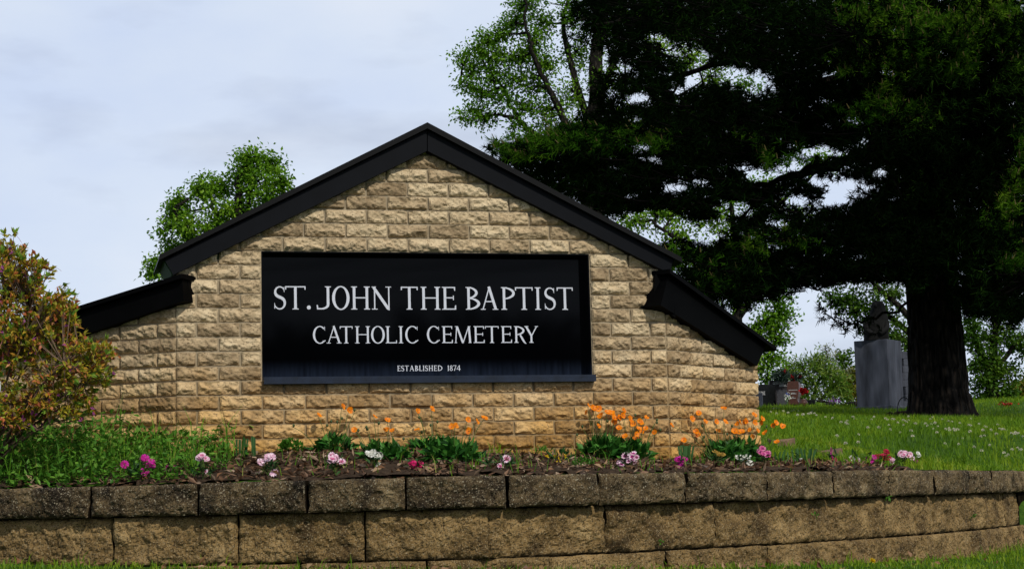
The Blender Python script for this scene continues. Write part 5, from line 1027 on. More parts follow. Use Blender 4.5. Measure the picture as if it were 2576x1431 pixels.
Z = {2: zr(0, 1500, 1.847), 3: zr(1024, 1500, 1.847), 4: zr(2048, 1500, 1.847), 5: zr(3072, 1500, 1.847)}
MM = lambda Y: Y / F * S / 1.847                        # metres per crop pixel at depth Y
SHARED = {}
def clear_of_sign(px, py, Y, gap=.035):
    """a point on a sight line that stays in front of the sign's faces"""
    for _ in range(200):
        p = at(px, py, Y)
        if max(float((p[:2] - o_[:2]) @ n_[:2]) for o_, U_, n_ in (FM, FLW, FRW)) > gap: break
        Y -= .01
    return p
def cor_head(kind):
    if kind in SHARED: return SHARED[kind]
    mb = MB(); n = 8; R = 0.021
    for k in range(n):
        a = 2 * math.pi * k / n + rng.normal(0, .06); u = np.array([math.cos(a), math.sin(a), 0]); v = np.array([-math.sin(a), math.cos(a), 0]); L = R * rng.uniform(.88, 1.1); up = rng.uniform(.15, .45)
        z = lambda f: np.array([0, 0, up * f * f * L]); w = R * .32
        P = [u * .004 - v * .002, u * .004 + v * .002, u * L * .6 + v * w + z(.6), u * L * .93 + v * w * .9 + z(.93), u * L * .86 + z(.86), u * L * .93 - v * w * .9 + z(.93), u * L * .6 - v * w + z(.6)]
        mb.add(P, [[0, 1, 2, 4]]); mb.add(P, [[2, 3, 4], [4, 5, 6]]); mb.add(P, [[0, 4, 6]])
    mb.lathe([(.003, 0), (.0042, .002), (.003, .004), (.001, .0045)], (0, 0, 0), 8, 1)
    o = mb.build('flower', [M['orange'], M['cor_eye']]); SHARED[kind] = o.data; bpy.data.objects.remove(o); return SHARED[kind]
def orient(o, P, d, spin=0.0, sc=1.0):
    o.matrix_world = Matrix.Translation(Vector(P)) @ Vector(d).to_track_quat('Z', 'Y').to_matrix().to_4x4() @ Matrix.Rotation(spin, 4, 'Z') @ Matrix.Scale(sc, 4)
def put(mesh, name, parent, P, d, spin=0.0, sc=1.0):
    o = bpy.data.objects.new(name, mesh); COL.objects.link(o); o.parent = parent; o.matrix_parent_inverse = parent.matrix_world.inverted(); orient(o, P, d, spin, sc); return o
def mound(mb, c, rx, ry, rz, n, L, W, up=0.5):
    """broad leaves arching out of a crown"""
    P = rdir(n, -0.05) * np.array([rx, ry, rz]) * (rng.uniform(0.25, 1, (n, 1)) ** 0.5) + c; gz = terrain(P[:, 0], P[:, 1]); P[:, 2] = np.maximum(P[:, 2], gz + 0.004)
    D = unit((P - c) / np.array([rx, ry, rz]) * 0.6 + rng.normal(0, .35, (n, 3)) + [0, -0.15, up]); mb.leaves(P, D, unit(rdir(n, 0) + [0, -.2, .9]), L * rng.uniform(.7, 1.3, n), W * rng.uniform(.7, 1.2, n), fold=.12, bend=.22)
def coreopsis(zf, leafs, flowers, buds, label, n=90):
    """leafs: (x, y_base, rx, height) crop-pixel mounds; flowers, buds: crop-pixel heads"""
    b0 = bed_ground(*zf(leafs[0][0], leafs[0][1])); r = thing('coreopsis_plant', tuple(b0), label, 'flowering plant', 'orange coreopsis plants along the foot of the sign')
    mb = MB(); cs = []
    for x, yb, rx, hh in leafs:
        c = bed_ground(*zf(x, yb)); m = MM(c[1]); mound(mb, c + [0, .02, hh * m * .2], rx * m, min(rx * m, .12), hh * m * .85, int(n * rx / 95), .050, .030, .22); cs.append((x, c))
    mb.build('foliage', M['cor_leaf'], r); sm = MB(); bm = MB()
    for i, (x, y) in enumerate(flowers + buds):
        x0, c = min(cs, key=lambda q_: abs(q_[0] - x)); tip = clear_of_sign(*zf(x, y), c[1] + rng.uniform(-.06, .05)); Y = tip[1]; f = float(np.clip((x - x0) * .45, -120, 120)); base = c + [f * MM(Y), min(rng.uniform(-.02, .04), Y - c[1] + .03), 0.02]
        lean = tip - base; mid = base + lean * .5 + [-.15 * lean[0], 0, .12 * abs(lean[0]) + .01]
        isf = i < len(flowers); d = unit(np.array([rng.normal(.25, .5), -0.75 + rng.normal(0, .25), 0.55 + rng.normal(0, .3)])); end = tip - d * .012
        sm.tube(bezier(base, mid, end, 7), np.linspace(.0018, .0011, 7), 4)
        if isf: put(cor_head(i % 3), 'flower', r, tip - d * .006, d, rng.uniform(0, 6), rng.uniform(.68, .95))
        else: bm.lathe([(.001, -.008), (.0055, -.003), (.0065, .002), (.003, .007), (.001, .009)], tip, 7)
    sm.build('stalk', M['stem'], r, smooth=True)
    if buds: o = bm.build('bud', M['bud'], r); o['kind'] = 'stuff'
    return r
coreopsis(Z[3], [(570, 560, 150, 105)], [(470, 290), (648, 227), (697, 257)], [(727, 258), (525, 372), (555, 342), (278, 372), (635, 320), (600, 345)], 'small coreopsis with three orange flowers below the left part of the black panel')
coreopsis(Z[3], [(900, 640, 120, 110), (1010, 650, 120, 95)], [(725, 400), (883, 300), (975, 325), (963, 395), (1003, 402)], [(907, 355), (755, 408), (815, 385), (820, 400)], 'wide leafy coreopsis with five orange flowers behind the cerise dianthus, left of centre', 120)
coreopsis(Z[3], [(1320, 545, 190, 80), (1440, 655, 220, 130)], [(1200, 262), (1305, 245), (1190, 395), (1445, 375), (1483, 370), (1570, 325), (1640, 340), (1690, 310), (1573, 408)], [(1205, 312), (1340, 345), (1290, 370), (1580, 470), (1090, 470), (1225, 420)], 'broad leafy coreopsis with nine orange flowers under the word cemetery', 120)
coreopsis(Z[4], [(690, 590, 190, 150), (880, 590, 140, 130)], [(570, 220), (605, 240), (640, 245), (650, 295), (545, 270), (705, 268), (738, 265), (735, 280), (832, 258), (825, 295), (797, 308), (762, 310), (757, 340), (645, 370), (878, 320), (893, 355), (945, 335), (997, 307), (942, 390), (960, 415), (987, 387), (925, 432), (915, 462), (1050, 418), (832, 445), (790, 385), (625, 255), (950, 345)],
          [(910, 295), (1070, 330), (1070, 350), (1095, 405), (480, 440), (520, 380), (955, 320), (705, 340), (640, 350)], 'big bushy coreopsis crowded with orange flowers left of the right corner of the sign', 170)
coreopsis(Z[4], [(1560, 640, 160, 130), (1700, 640, 160, 150)], [(1185, 365), (1335, 318), (1380, 275), (1433, 338), (1565, 238), (1515, 340), (1580, 340), (1360, 410), (1375, 435), (1270, 475), (1525, 405), (1660, 355), (1690, 345), (1733, 337), (1680, 415), (1645, 410), (1795, 290), (1800, 348), (1755, 400), (1780, 450), (1855, 318), (1840, 350), (1820, 405), (1865, 418), (1929, 370), (1956, 350), (2001, 372), (1956, 487), (1700, 410), (1720, 345)],
          [(1405, 375), (1625, 375), (1590, 435), (1640, 450), (1420, 455), (1500, 420), (1880, 380)], 'wide coreopsis full of orange flowers before the right wing of the sign', 190)
def frill(kind, inner, outer):
    """a fringed five-petalled dianthus bloom"""
    key = (kind, inner, outer)
    if key in SHARED: return SHARED[key]
    mb = MB(); R = .019
    for k in range(5):
        a0 = 2 * math.pi * k / 5 + rng.normal(0, .08); t = np.linspace(-.62, .62, 8); wv = rng.uniform(-.1, .35)
        ri = np.stack([.003 * np.cos(a0 + t * .5), .003 * np.sin(a0 + t * .5), 0 * t], 1)
        rm = np.stack([R * .55 * np.cos(a0 + t * .9), R * .55 * np.sin(a0 + t * .9), .003 + .0016 * np.cos(t * 9 + k)], 1)
        ro = R * (1 + .10 * np.where(np.arange(8) % 2, 1, -1)); rO = np.stack([ro * np.cos(a0 + t), ro * np.sin(a0 + t), .004 + wv * .006 + .0028 * np.cos(t * 11 + k * 2)], 1)
        for A, B, m in ((ri, rm, 0), (rm, rO, 1)): mb.add(np.concatenate([A, B]), [[i, i + 1, i + 9, i + 8] for i in range(7)], m)
    o = mb.build('flower', [M[inner], M[outer]]); SHARED[key] = o.data; bpy.data.objects.remove(o); return SHARED[key]
def dianthus(zf, base, heads, inner, outer, label, nleaf=26, group='dianthus plants along the retaining wall', name='dianthus_plant', dense=5, spread=22, leafcrop=46, sc=1.0, leaf='dia_leaf', hfrac=1.0):
    b0 = bed_ground(*zf(*base)); m = MM(b0[1]); r = thing(name, tuple(b0), label, 'flowering plant', group); mb = MB(); c = b0 + [0, 0, .01]
    P = c + rng.normal(0, 1, (nleaf, 3)) * [leafcrop * m * .35, .02, 0]; P[:, 2] += .012 + rng.uniform(0, leafcrop * m * .8, nleaf) * hfrac
    mb.leaves(P, unit(rdir(nleaf) * [1, .8, .5] + [0, -.2, .45]), unit(rdir(nleaf, 0) + [0, 0, 1]), rng.uniform(.028, .055, nleaf), rng.uniform(.009, .015, nleaf), fold=.15, bend=.15); mb.build('foliage', M[leaf], r); sm = MB()
    for j, hd in enumerate(heads):
        x, y, nfl = hd[0], hd[1], (hd[2] if len(hd) > 2 else dense)
        for i in range(nfl):
            px = x + (rng.normal(0, spread * .75) if nfl > 1 else 0); py = y + (rng.normal(0, spread * .45) if nfl > 1 else 0); tip = at(*zf(px, py), b0[1] + rng.uniform(-.025, .02)); d = unit(np.array([rng.normal(0, .4), -.75, .65 + rng.normal(0, .25)]))
            put(frill(rng.integers(3), inner, outer), 'flower', r, tip, d, rng.uniform(0, 6), sc * rng.uniform(.70, .98)); sm.tube(bezier(b0 + [0, 0, .005], (b0 + tip) / 2 + [rng.normal(0, .006), 0, .01], tip - d * .004, 5), .0014, 4)
    sm.build('stalk', M['stem'], r); return r
dianthus(Z[2], (1000, 790), [(1060, 618, 3), (1130, 640, 2), (1075, 675, 2), (920, 660, 1), (1075, 718, 2)], 'magenta', 'magenta', 'trailing plant with several vivid magenta flowers at the edge of the weedy grass', 34, spread=20, leafcrop=80)
dianthus(Z[2], (1240, 740), [(1240, 688, 1), (1285, 690, 1)], 'magenta', 'magenta', 'two flat magenta blooms in the mulch right of the magenta trailing plant', 14, spread=14, leafcrop=60, hfrac=.5)
dianthus(Z[2], (1500, 785), [(1495, 610, 7), (1515, 714, 1)], 'pink', 'palepink', 'upright dianthus with a round pale pink head, leftmost pale one in the bed', 30, leafcrop=80, spread=30)
dianthus(Z[3], (100, 762), [(85, 618, 6), (135, 728, 4)], 'palepink', 'palepink', 'dianthus with a white-pink head above a lower pink cluster, below the panel left end', 24, leafcrop=70, spread=30)
dianthus(Z[3], (590, 748), [(572, 622, 7), (630, 640, 1)], 'pink', 'palepink', 'pink dianthus with a single broad head in front of the small coreopsis', 22, leafcrop=70, spread=28)
dianthus(Z[3], (870, 700), [(850, 592, 5), (895, 590, 3), (900, 662, 1)], 'white_fl', 'white_fl', 'white flowered dianthus with one drooping bloom in front of the leafy coreopsis', 26, leafcrop=90, spread=24)
dianthus(Z[3], (1190, 720), [(1185, 662, 6), (1215, 688, 4)], 'cerise', 'cerise', 'low cerise red dianthus right behind the wall cap in the middle of the bed', 20, leafcrop=60, spread=22)
dianthus(Z[3], (1855, 708), [(1850, 632, 4), (1805, 668, 2)], 'pink', 'palepink', 'small pale lilac pink dianthus above the joint in the wall cap', 28, leafcrop=60, spread=22)
dianthus(Z[3], (1720, 715), [(1750, 704, 2), (1690, 700, 1)], 'crimson', 'crimson', 'tiny crimson buds nearly hidden by green blades left of the lilac pink dianthus', 14, leafcrop=50, spread=12, sc=.7)
dianthus(Z[4], (855, 698), [(865, 605, 7), (885, 640, 3), (812, 655, 2)], 'magenta', 'palepink', 'pink and white dianthus between dark leaves below the bushy coreopsis', 34, leafcrop=90, spread=32)
dianthus(Z[4], (1240, 695), [(1245, 630, 6), (1225, 685, 3)], 'magenta', 'magenta', 'deep magenta dianthus left of the green bulb leaves', 16, leafcrop=40, spread=22)
dianthus(Z[4], (1530, 688), [(1535, 580, 6)], 'tan', 'tan', 'withered tan flower head on a green stalk before the wide coreopsis', 18, leafcrop=70, spread=20, sc=.8)
dianthus(Z[4], (1700, 688), [(1680, 618, 3), (1755, 650, 1), (1740, 605, 1)], 'white_fl', 'white_fl', 'low plant with a few pure white blooms left of the pink head', 26, leafcrop=80, spread=16, leaf='spear')
dianthus(Z[4], (1855, 685), [(1845, 568, 8)], 'magenta', 'pink', 'strong pink dianthus head standing above the wall cap near the flat stones', 20, leafcrop=70, spread=34)
dianthus(Z[5], (225, 655), [(222, 632, 2)], 'palepink', 'white_fl', 'single flat white flower lying beside dark bulb leaves', 14, leafcrop=60, spread=14)
dianthus(Z[5], (470, 660), [(440, 652, 3), (490, 636, 3)], 'crimson', 'cerise', 'crimson dianthus at the foot of the purple flower spike', 18, leafcrop=50, spread=22)
dianthus(Z[5], (635, 658), [(635, 622, 6)], 'pink', 'white_fl', 'white dianthus with pink eyes in front of the larger flat stone', 22, leafcrop=60, spread=24)
dianthus(Z[5], (735, 662), [(735, 635, 9)], 'magenta', 'magenta', 'violet magenta dianthus low on the wall cap left of the dark red one', 14, leafcrop=60, spread=34)
dianthus(Z[5], (850, 660), [(845, 600, 10)], 'crimson', 'crimson', 'dark red dianthus with a dense round head', 20, leafcrop=50, spread=32)
dianthus(Z[5], (1000, 660), [(985, 592, 7), (1035, 600, 5), (945, 622, 2)], 'pink', 'palepink', 'rosy pink double dianthus, last big cluster before the tall grass tuft', 26, leafcrop=70, spread=26)
dianthus(Z[5], (1085, 660), [(1060, 580, 2), (1100, 590, 2)], 'white_fl', 'white_fl', 'slim white flowered stalks beside the rosy pink cluster', 14, leafcrop=50, spread=16, sc=.8)
dianthus(Z[5], (1095, 662), [(1090, 638, 2)], 'magenta', 'magenta', 'little magenta bloom under the slim white flowers', 10, leafcrop=36, spread=12, sc=.85)
# purple spike
b0 = bed_ground(*Z[5](467, 655)); r = thing('salvia_plant', tuple(b0), 'slender purple flower spike with a dark tip by the larger flat stone', 'flowering plant'); t0 = at(*Z[5](467, 535), b0[1]); mb = MB(); mb.tube([b0, (b0 + t0) / 2, t0], .002, 5); mb.build('stalk', M['stem'], r)
mb = MB(); n = 70; f = rng.uniform(.35, 1, n)[:, None]; P = b0 + (t0 - b0) * f; mb.leaves(P, unit(rdir(n) + [0, -.2, .3]), rdir(n), .016 * (1.25 - f[:, 0]), .008); mb.build('flower', M['magenta'], r)
# spears of cut bulb leaves
def spears(zf, xs, yb, yt, label, wid=.008, jit=6):
    c = bed_ground(*zf(np.mean(xs), yb)); r = MB()
    for x in xs:
        b = bed_ground(*zf(x, yb)); t = at(*zf(x + rng.normal(0, jit) + (x - np.mean(xs)) * .25, yt + rng.normal(0, 6)), b[1]); s_ = np.array([wid * .5, rng.uniform(-.002, .002), 0]); m_ = (b + t) / 2 + [rng.normal(0, .003), -.004, 0]
        r.add([b - s_ * .7, b + s_ * .7, m_ + s_, t + s_ * .8, t - s_ * .8, m_ - s_], [[0, 1, 2, 5], [5, 2, 3, 4]])
        r.add(np.array([b - s_ * .7, b + s_ * .7, m_ + s_, t + s_ * .8, t - s_ * .8, m_ - s_]) + [0, .003, 0], [[0, 5, 2, 1], [5, 4, 3, 2]])
    return tag(r.build('bulb_leaf_clump', M['spear']), label, 'plant', 'clumps of cut bulb leaves')
spears(Z[2], [1748, 1756, 1766, 1772], 618, 470, 'first of three small bunches of cut green spears at the sign foot, leftmost')
spears(Z[2], [1795, 1804, 1812, 1822], 618, 462, 'middle bunch of cut green spears under the left end of the panel')
spears(Z[2], [1862, 1868, 1880, 1888], 615, 455, 'rightmost of the three bunches of cut green spears at the sign foot')
spears(Z[4], [1240, 1250, 1258, 1268, 1276, 1284, 1292, 1302, 1312, 1322], 622, 525, 'dense clump of cut green spears before the right corner of the sign', .011)
spears(Z[5], list(range(200, 330, 9)), 645, 545, 'wide clump of dark green spears in front of the flat stones', .010, 12)
spears(Z[5], [70, 85, 100, 120, 140], 640, 560, 'dark green spears next to the strong pink dianthus head', .009, 10)
spears(Z[2], [1020, 1030, 1040, 1078], 480, 300, 'tall dark green spears standing in the weeds before the left wing', .009, 6)
def tuft(zf, x, yb, hgt, n, label, lean=.05, wd_t=.006):
    b = bed_ground(*zf(x, yb)); m = MM(b[1]); C = b + rng.normal(0, 1, (n, 3)) * [.022, .012, 0]; mb = MB(); mb.blades(C, hgt * m * rng.uniform(.6, 1.1, n), rng.normal(0, lean, (n, 2)), wd_t * rng.uniform(.7, 1.2, n), curve=.8)
    return tag(mb.build('grass_tuft', M['grass']), label, 'grass tuft', 'grass tufts in the bed')
tuft(Z[5], 1130, 660, 165, 16, 'tall upright grass tuft right of the rosy pink cluster', .02); tuft(Z[5], 1440, 655, 130, 26, 'arching grass tuft behind the wall cap at the right', .07)
tuft(Z[3], 1790, 570, 150, 9, 'thin grass weed against the sign wall right of the panel middle', .05); tuft(Z[3], 1640, 712, 130, 5, 'few long blades left of the crimson buds', .03); tuft(Z[2], 1440, 560, 250, 6, 'sparse tall weed grass at the left corner of the sign', .08, .004)
def herb(zf, x, yb, rx, hh, n, label, mat='herb', flw=None, L=.022, W=.015):
    c = bed_ground(*zf(x, yb)); m = MM(c[1]); r = thing('leafy_herb', tuple(c), label, 'plant'); mb = MB(); mound(mb, c + [0, 0, .022], rx * m, min(rx * m, .09), hh * m, n, L, W); mb.build('foliage', M[mat], r)
    for fx, fy in (flw or []): q_ = at(*zf(fx, fy), c[1] - .03); k = MB(); k.leaves(q_ + rng.normal(0, .002, (9, 3)), unit(rdir(9) + [0, -.6, .3]), rdir(9), .014, .009); k.build('flower', M['yellow'], r)
herb(Z[3], 260, 560, 90, 80, 200, 'light green low herb mound against the sign left of the small coreopsis')
herb(Z[4], 530, 700, 80, 50, 130, 'spreading feathery green herb in the mulch left of the pink and white dianthus', L=.018, W=.008)
herb(Z[4], 360, 665, 90, 70, 46, 'sparse herb with tiny yellow flowers in the mulch', 'spear', [(258, 605), (322, 602), (395, 598), (345, 625)], .04, .011)
herb(Z[4], 240, 590, 60, 40, 34, 'small green seedling patch under the sign right of the panel', L=.03, W=.008)
herb(Z[2], 1640, 700, 55, 40, 40, 'little green seedling right of the leftmost pale dianthus', L=.02, W=.01)
herb(Z[2], 1620, 620, 90, 60, 90, 'low green weeds at the sign foot left of the cut spears', 'weed', L=.025, W=.016)
def wall_weed(zf, x, y, n, label, L=.03):
    d = ray(*zf(x, y)); i = int(np.argmin(np.abs(CPX - zf(x, y)[0]) + (CURVE[:, 1] > 11.05) * 1e6)); Y = CURVE[i, 1] - .02; c = d * (Y / d[1]); mb = MB(); mb.leaves(c + rng.normal(0, .004, (n, 3)), unit(rdir(n) + [0, -.7, .1]), rdir(n), L, L * .4)
    return tag(mb.build('wall_weed', M['herb']), label, 'weed', 'weeds in the wall joints')
wall_weed(Z[5], 890, 890, 12, 'green leafy weed hanging from the joint below the wall cap at the right', .034); wall_weed(Z[4], 1100, 1222, 9, 'tiny green weed low on a middle course block right of centre', .018); wall_weed(Z[5], 1520, 1040, 10, 'small weed rooted in an open joint near the right end of the wall', .022); wall_weed(Z[5], 350, 1030, 7, 'tiny yellowing weed at a block joint of the middle course', .02)
# flat stones edging the bed
M['flag'] = plain('flat_tan_stone', (0.14, 0.090, 0.055), 0.9, 0.2, noise_s=14, amt=0.35, bump=.6, bump_s=40)
for x0, x1, yc, lab in ((-10, 190, 497, 'flat tan stone in the grass behind the orange flowers, the farther one'), (325, 560, 575, 'larger flat tan stone lying at the edge of the bed behind the purple spike')):
    p = on_ground(*Z[5]((x0 + x1) / 2, yc + 22)); w = (x1 - x0) * MM(p[1]); mb = MB(); n = 14; a = np.linspace(0, 2 * math.pi, n, endpoint=False); rr_ = 1 + .16 * np.sin(a * 3 + x0) + rng.normal(0, .05, n)
    b_ = np.stack([p[0] + rr_ * w / 2 * np.cos(a), p[1] + .07 * np.sin(a) * rr_, np.full(n, p[2] - .02)], 1); t_ = b_ + [0, 0, .055]; t_[:, 2] += .012 * np.cos(a * 2); mb.prism(b_, t_); tag(mb.build('flat_stone', M['flag']), lab, 'stone', 'flat stones edging the bed')
# dandelion in the lawn below the wall
b0 = on_ground(*Z[5](745, 1425)); t0 = at(*Z[5](768, 1372), b0[1]); r = thing('dandelion', tuple(b0), 'lone yellow dandelion in the grass below the wall', 'flower'); mb = MB(); mb.tube(bezier(b0, (b0 + t0) / 2, t0, 4), .002, 5); mb.build('stalk', M['stem'], r)
n = 60; D = unit(rdir(n) + np.array([.5, -.5, .5])); mb = MB(); mb.leaves(np.repeat([t0], n, 0), D, rdir(n), .018, .004); mb.build('flower', M['yellow'], r)
# white clover heads over the slope
M['clover'] = leafy('clover_petals', [(0.0, (0.42, 0.41, 0.28)), (1.0, (0.72, 0.70, 0.55))], trans=0.25)
mb = MB(); n = 46; D = rdir(n, -.3); mb.leaves(D * .003, D, rdir(n), .0105, .006); cl = mb.build('clover_flower', M['clover']); cme = cl.data; bpy.data.objects.remove(cl)
spots = [(40, 262), (60, 255), (30, 285), (65, 310), (150, 310), (180, 282), (190, 275), (225, 285), (228, 292), (262, 320), (258, 328), (300, 318), (318, 316), (325, 292), (345, 312), (220, 330), (425, 340), (630, 345), (640, 352), (765, 358), (785, 345), (870, 355), (885, 362), (920, 358), (935, 366), (960, 385), (1000, 372), (1015, 378), (1025, 375), (1040, 366), (1040, 332), (895, 410), (740, 430), (905, 445), (590, 402), (575, 395), (588, 380),
         (1005, 405), (1058, 450), (980, 460), (1165, 398), (1180, 412), (1208, 395), (1235, 390), (1255, 415), (1225, 435), (1315, 440), (1340, 432), (1345, 450), (1375, 440), (1385, 448), (1402, 438), (1495, 462), (1437, 505), (1485, 402), (1500, 408), (1605, 415), (1615, 422), (1650, 440), (1715, 438), (1735, 444), (1745, 446), (1800, 470), (1830, 462), (1825, 475), (1850, 470), (1575, 490), (1600, 492), (1690, 482), (1525, 578), (1580, 606), (1410, 552), (1310, 545), (1805, 590), (1848, 580),
         (1865, 590), (1775, 632), (1760, 648), (1885, 490), (1335, 375), (1360, 380), (1500, 352), (1220, 345), (670, 478), (510, 490), (575, 560), (670, 540), (1070, 490), (1640, 560), (1875, 600), (1745, 612), (1590, 450), (1290, 360), (1090, 395), (820, 430), (1200, 360), (1420, 385), (1250, 470), (1700, 405), (1560, 400), (115, 300), (20, 300), (360, 330), (480, 350), (540, 380)]
for x, y in spots:
    p = on_ground(*Z[5](x, y + 8)); o = bpy.data.objects.new('clover_flower', cme); COL.objects.link(o); orient(o, p + [0, 0, .045 + .012 * rng.uniform()], (rng.normal(0, .2), -.2, 1), rng.uniform(0, 6), rng.uniform(.75, 1.2) * (1 + max(0, p[1] - 11) * .02))
    tag(o, 'small white clover blossom dotted over the grassy slope right of the sign', 'clover flower', 'white clover blossoms on the slope')

# ------------------------------------------------------------------ azalea at the left
M['az_leaf'] = leafy('azalea_leaves', [(0.0, (0.14, 0.14, 0.007)), (0.5, (0.33, 0.29, 0.018)), (0.78, (0.44, 0.20, 0.028)), (1.0, (0.26, 0.40, 0.035))], trans=0.35, gloss=0.012)
M['az_new'] = leafy('azalea_new_leaves', [(0.0, (0.13, 0.26, 0.025)), (1.0, (0.24, 0.38, 0.05))], trans=0.4, gloss=0.012)
M['az_dead'] = leafy('spent_azalea_flowers', [(0.0, (0.22, 0.05, 0.015)), (0.6, (0.42, 0.12, 0.03)), (1.0, (0.50, 0.22, 0.09))], trans=0.3, gloss=0.02)
M['az_fl'] = leafy('faded_purple_azalea_flowers', [(0.0, (0.10, 0.015, 0.08)), (1.0, (0.28, 0.06, 0.20))], trans=0.3)
M['az_thread'] = plain('pink_stamen', (0.42, 0.10, 0.11), 0.6)
M['twig'] = plain('azalea_twig', (0.11, 0.070, 0.045), 0.8, 0.2, noise_s=40, amt=.4)
DZ = 7.85
ab = on_ground(60, 1150); ab = np.array([ab[0], DZ + .1, float(terrain(ab[0], DZ))]); AZ = thing('azalea_bush', tuple(ab), 'twiggy azalea bush with olive and reddish leaves before the left wing of the sign', 'shrub')
lobes_ = [(20, 660, 50, 45, 46), (75, 660, 30, 24, 24), (10, 740, 70, 60, 70), (80, 770, 60, 50, 60), (150, 770, 40, 30, 32), (20, 840, 90, 60, 90), (120, 850, 70, 60, 84), (180, 800, 20, 24, 12), (210, 880, 34, 30, 36), (255, 890, 26, 26, 20), (60, 930, 110, 60, 110), (180, 940, 50, 40, 50), (240, 930, 34, 30, 22), (30, 1010, 90, 50, 84), (130, 1010, 60, 36, 50), (200, 1000, 44, 24, 18), (-40, 900, 70, 120, 60), (60, 1050, 60, 24, 40), (20, 1060, 70, 26, 40), (180, 1040, 50, 20, 24), (20, 700, 50, 50, 40), (60, 830, 80, 60, 60), (-30, 1040, 60, 50, 50)]
tips = []
for px, py, rx, ry, n in lobes_:
    n = int(n * .72)
    u = rdir(n) * (rng.uniform(.1, 1, (n, 1)) ** .4); c = at(px, py, DZ - .05); m = DZ / F; tips.append(c + u * np.array([rx * m, .20, ry * m]) * rng.uniform(.75, 1.28, (n, 1)))
for px, py in [(2, 600), (28, 615), (62, 622), (98, 645), (120, 652), (88, 662), (45, 640), (198, 752), (180, 742), (140, 742), (155, 760), (284, 872), (292, 922), (262, 858), (246, 945), (212, 846), (110, 700), (120, 735), (225, 905), (275, 900), (20, 590), (205, 985), (190, 800), (165, 720)]:
    a_ = at(px, py, DZ + rng.uniform(-.2, .1)); b_ = at(px * .8 + 5, py + rng.uniform(50, 90), DZ); f_ = np.linspace(0, .8, 6)[:, None]; tips.append(a_ + (b_ - a_) * f_ + rng.normal(0, .012, (6, 3)))
tips = np.concatenate(tips); tw = MB(); LC, LD, NC, ND, DC, DD, FC, FD, TH_ = [], [], [], [], [], [], [], [], []
boughs = []
for k in range(26):
    e_ = tips[rng.integers(len(tips))]; e_ = ab + (e_ - ab) * .86; Q = bezier(ab + rng.normal(0, 1, 3) * [.05, .04, 0], ab + (e_ - ab) * [.45, .5, .6] + [0, 0, .03], e_, 9); tw.tube(Q, np.linspace(.009, .0035, 9), 5); boughs.append(Q[2:])
bn = np.concatenate(boughs)
for tp in tips:
    k = np.argsort(np.linalg.norm(bn - tp, axis=1))[:2]; st = bn[rng.choice(k)]; d_ = np.linalg.norm(tp - st); Q = bezier(st, (st + tp) / 2 + [0, 0, -.12 * d_], tp, 6); tw.tube(Q, np.linspace(.0028, .0013, 6), 3, cap=False)
    dr = unit(Q[-1] - Q[-2] + [0, 0, .004]); n = rng.integers(8, 12); LC.append(tp + rng.normal(0, .005, (n, 3)) - dr * rng.uniform(0, .022, (n, 1))); LD.append(unit(dr * .7 + rdir(n) * .85))
    z_ = rng.uniform()
    if z_ < .30: n = rng.integers(4, 7); NC.append(np.repeat([tp], n, 0)); ND.append(unit(dr * 1.1 + rdir(n) * .6))
    if z_ > .58: n = rng.integers(2, 5); DC.append(tp + rng.normal(0, .01, (n, 3))); DD.append(unit(rdir(n) + [0, 0, -.5]))
    if .5 < z_ < .66: n = rng.integers(2, 4); FC.append(tp + rng.normal(0, .008, (n, 3))); FD.append(unit(rdir(n) + [0, -.2, -.3]))
    if rng.uniform() < .22: e_ = unit(rdir(1)[0] + [.2, -.3, .0]) * rng.uniform(.03, .055); TH_.append(bezier(tp, tp + e_ * .6 + [0, 0, .012], tp + e_, 4))
tw.build('twig', M['twig'], AZ)
def lf(C, D, L, W, mat, nm):
    C, D = np.concatenate(C), np.concatenate(D); n = len(C); mb = MB(); mb.leaves(C, D, unit(rdir(n) + [0, -.2, .5]), L * rng.uniform(.7, 1.25, n), W * rng.uniform(.75, 1.2, n), fold=.16, bend=.1); o = mb.build(nm, M[mat], AZ)
lf(LC, LD, .027, .0115, 'az_leaf', 'foliage'); lf(NC, ND, .034, .013, 'az_new', 'young_or_lit_foliage'); lf(DC, DD, .026, .015, 'az_dead', 'withered_blossom'); lf(FC, FD, .026, .014, 'az_fl', 'blossom')
mb = MB()
for Q in TH_: mb.tube(Q, .0007, 3, cap=False)
mb.build('stamen', M['az_thread'], AZ)

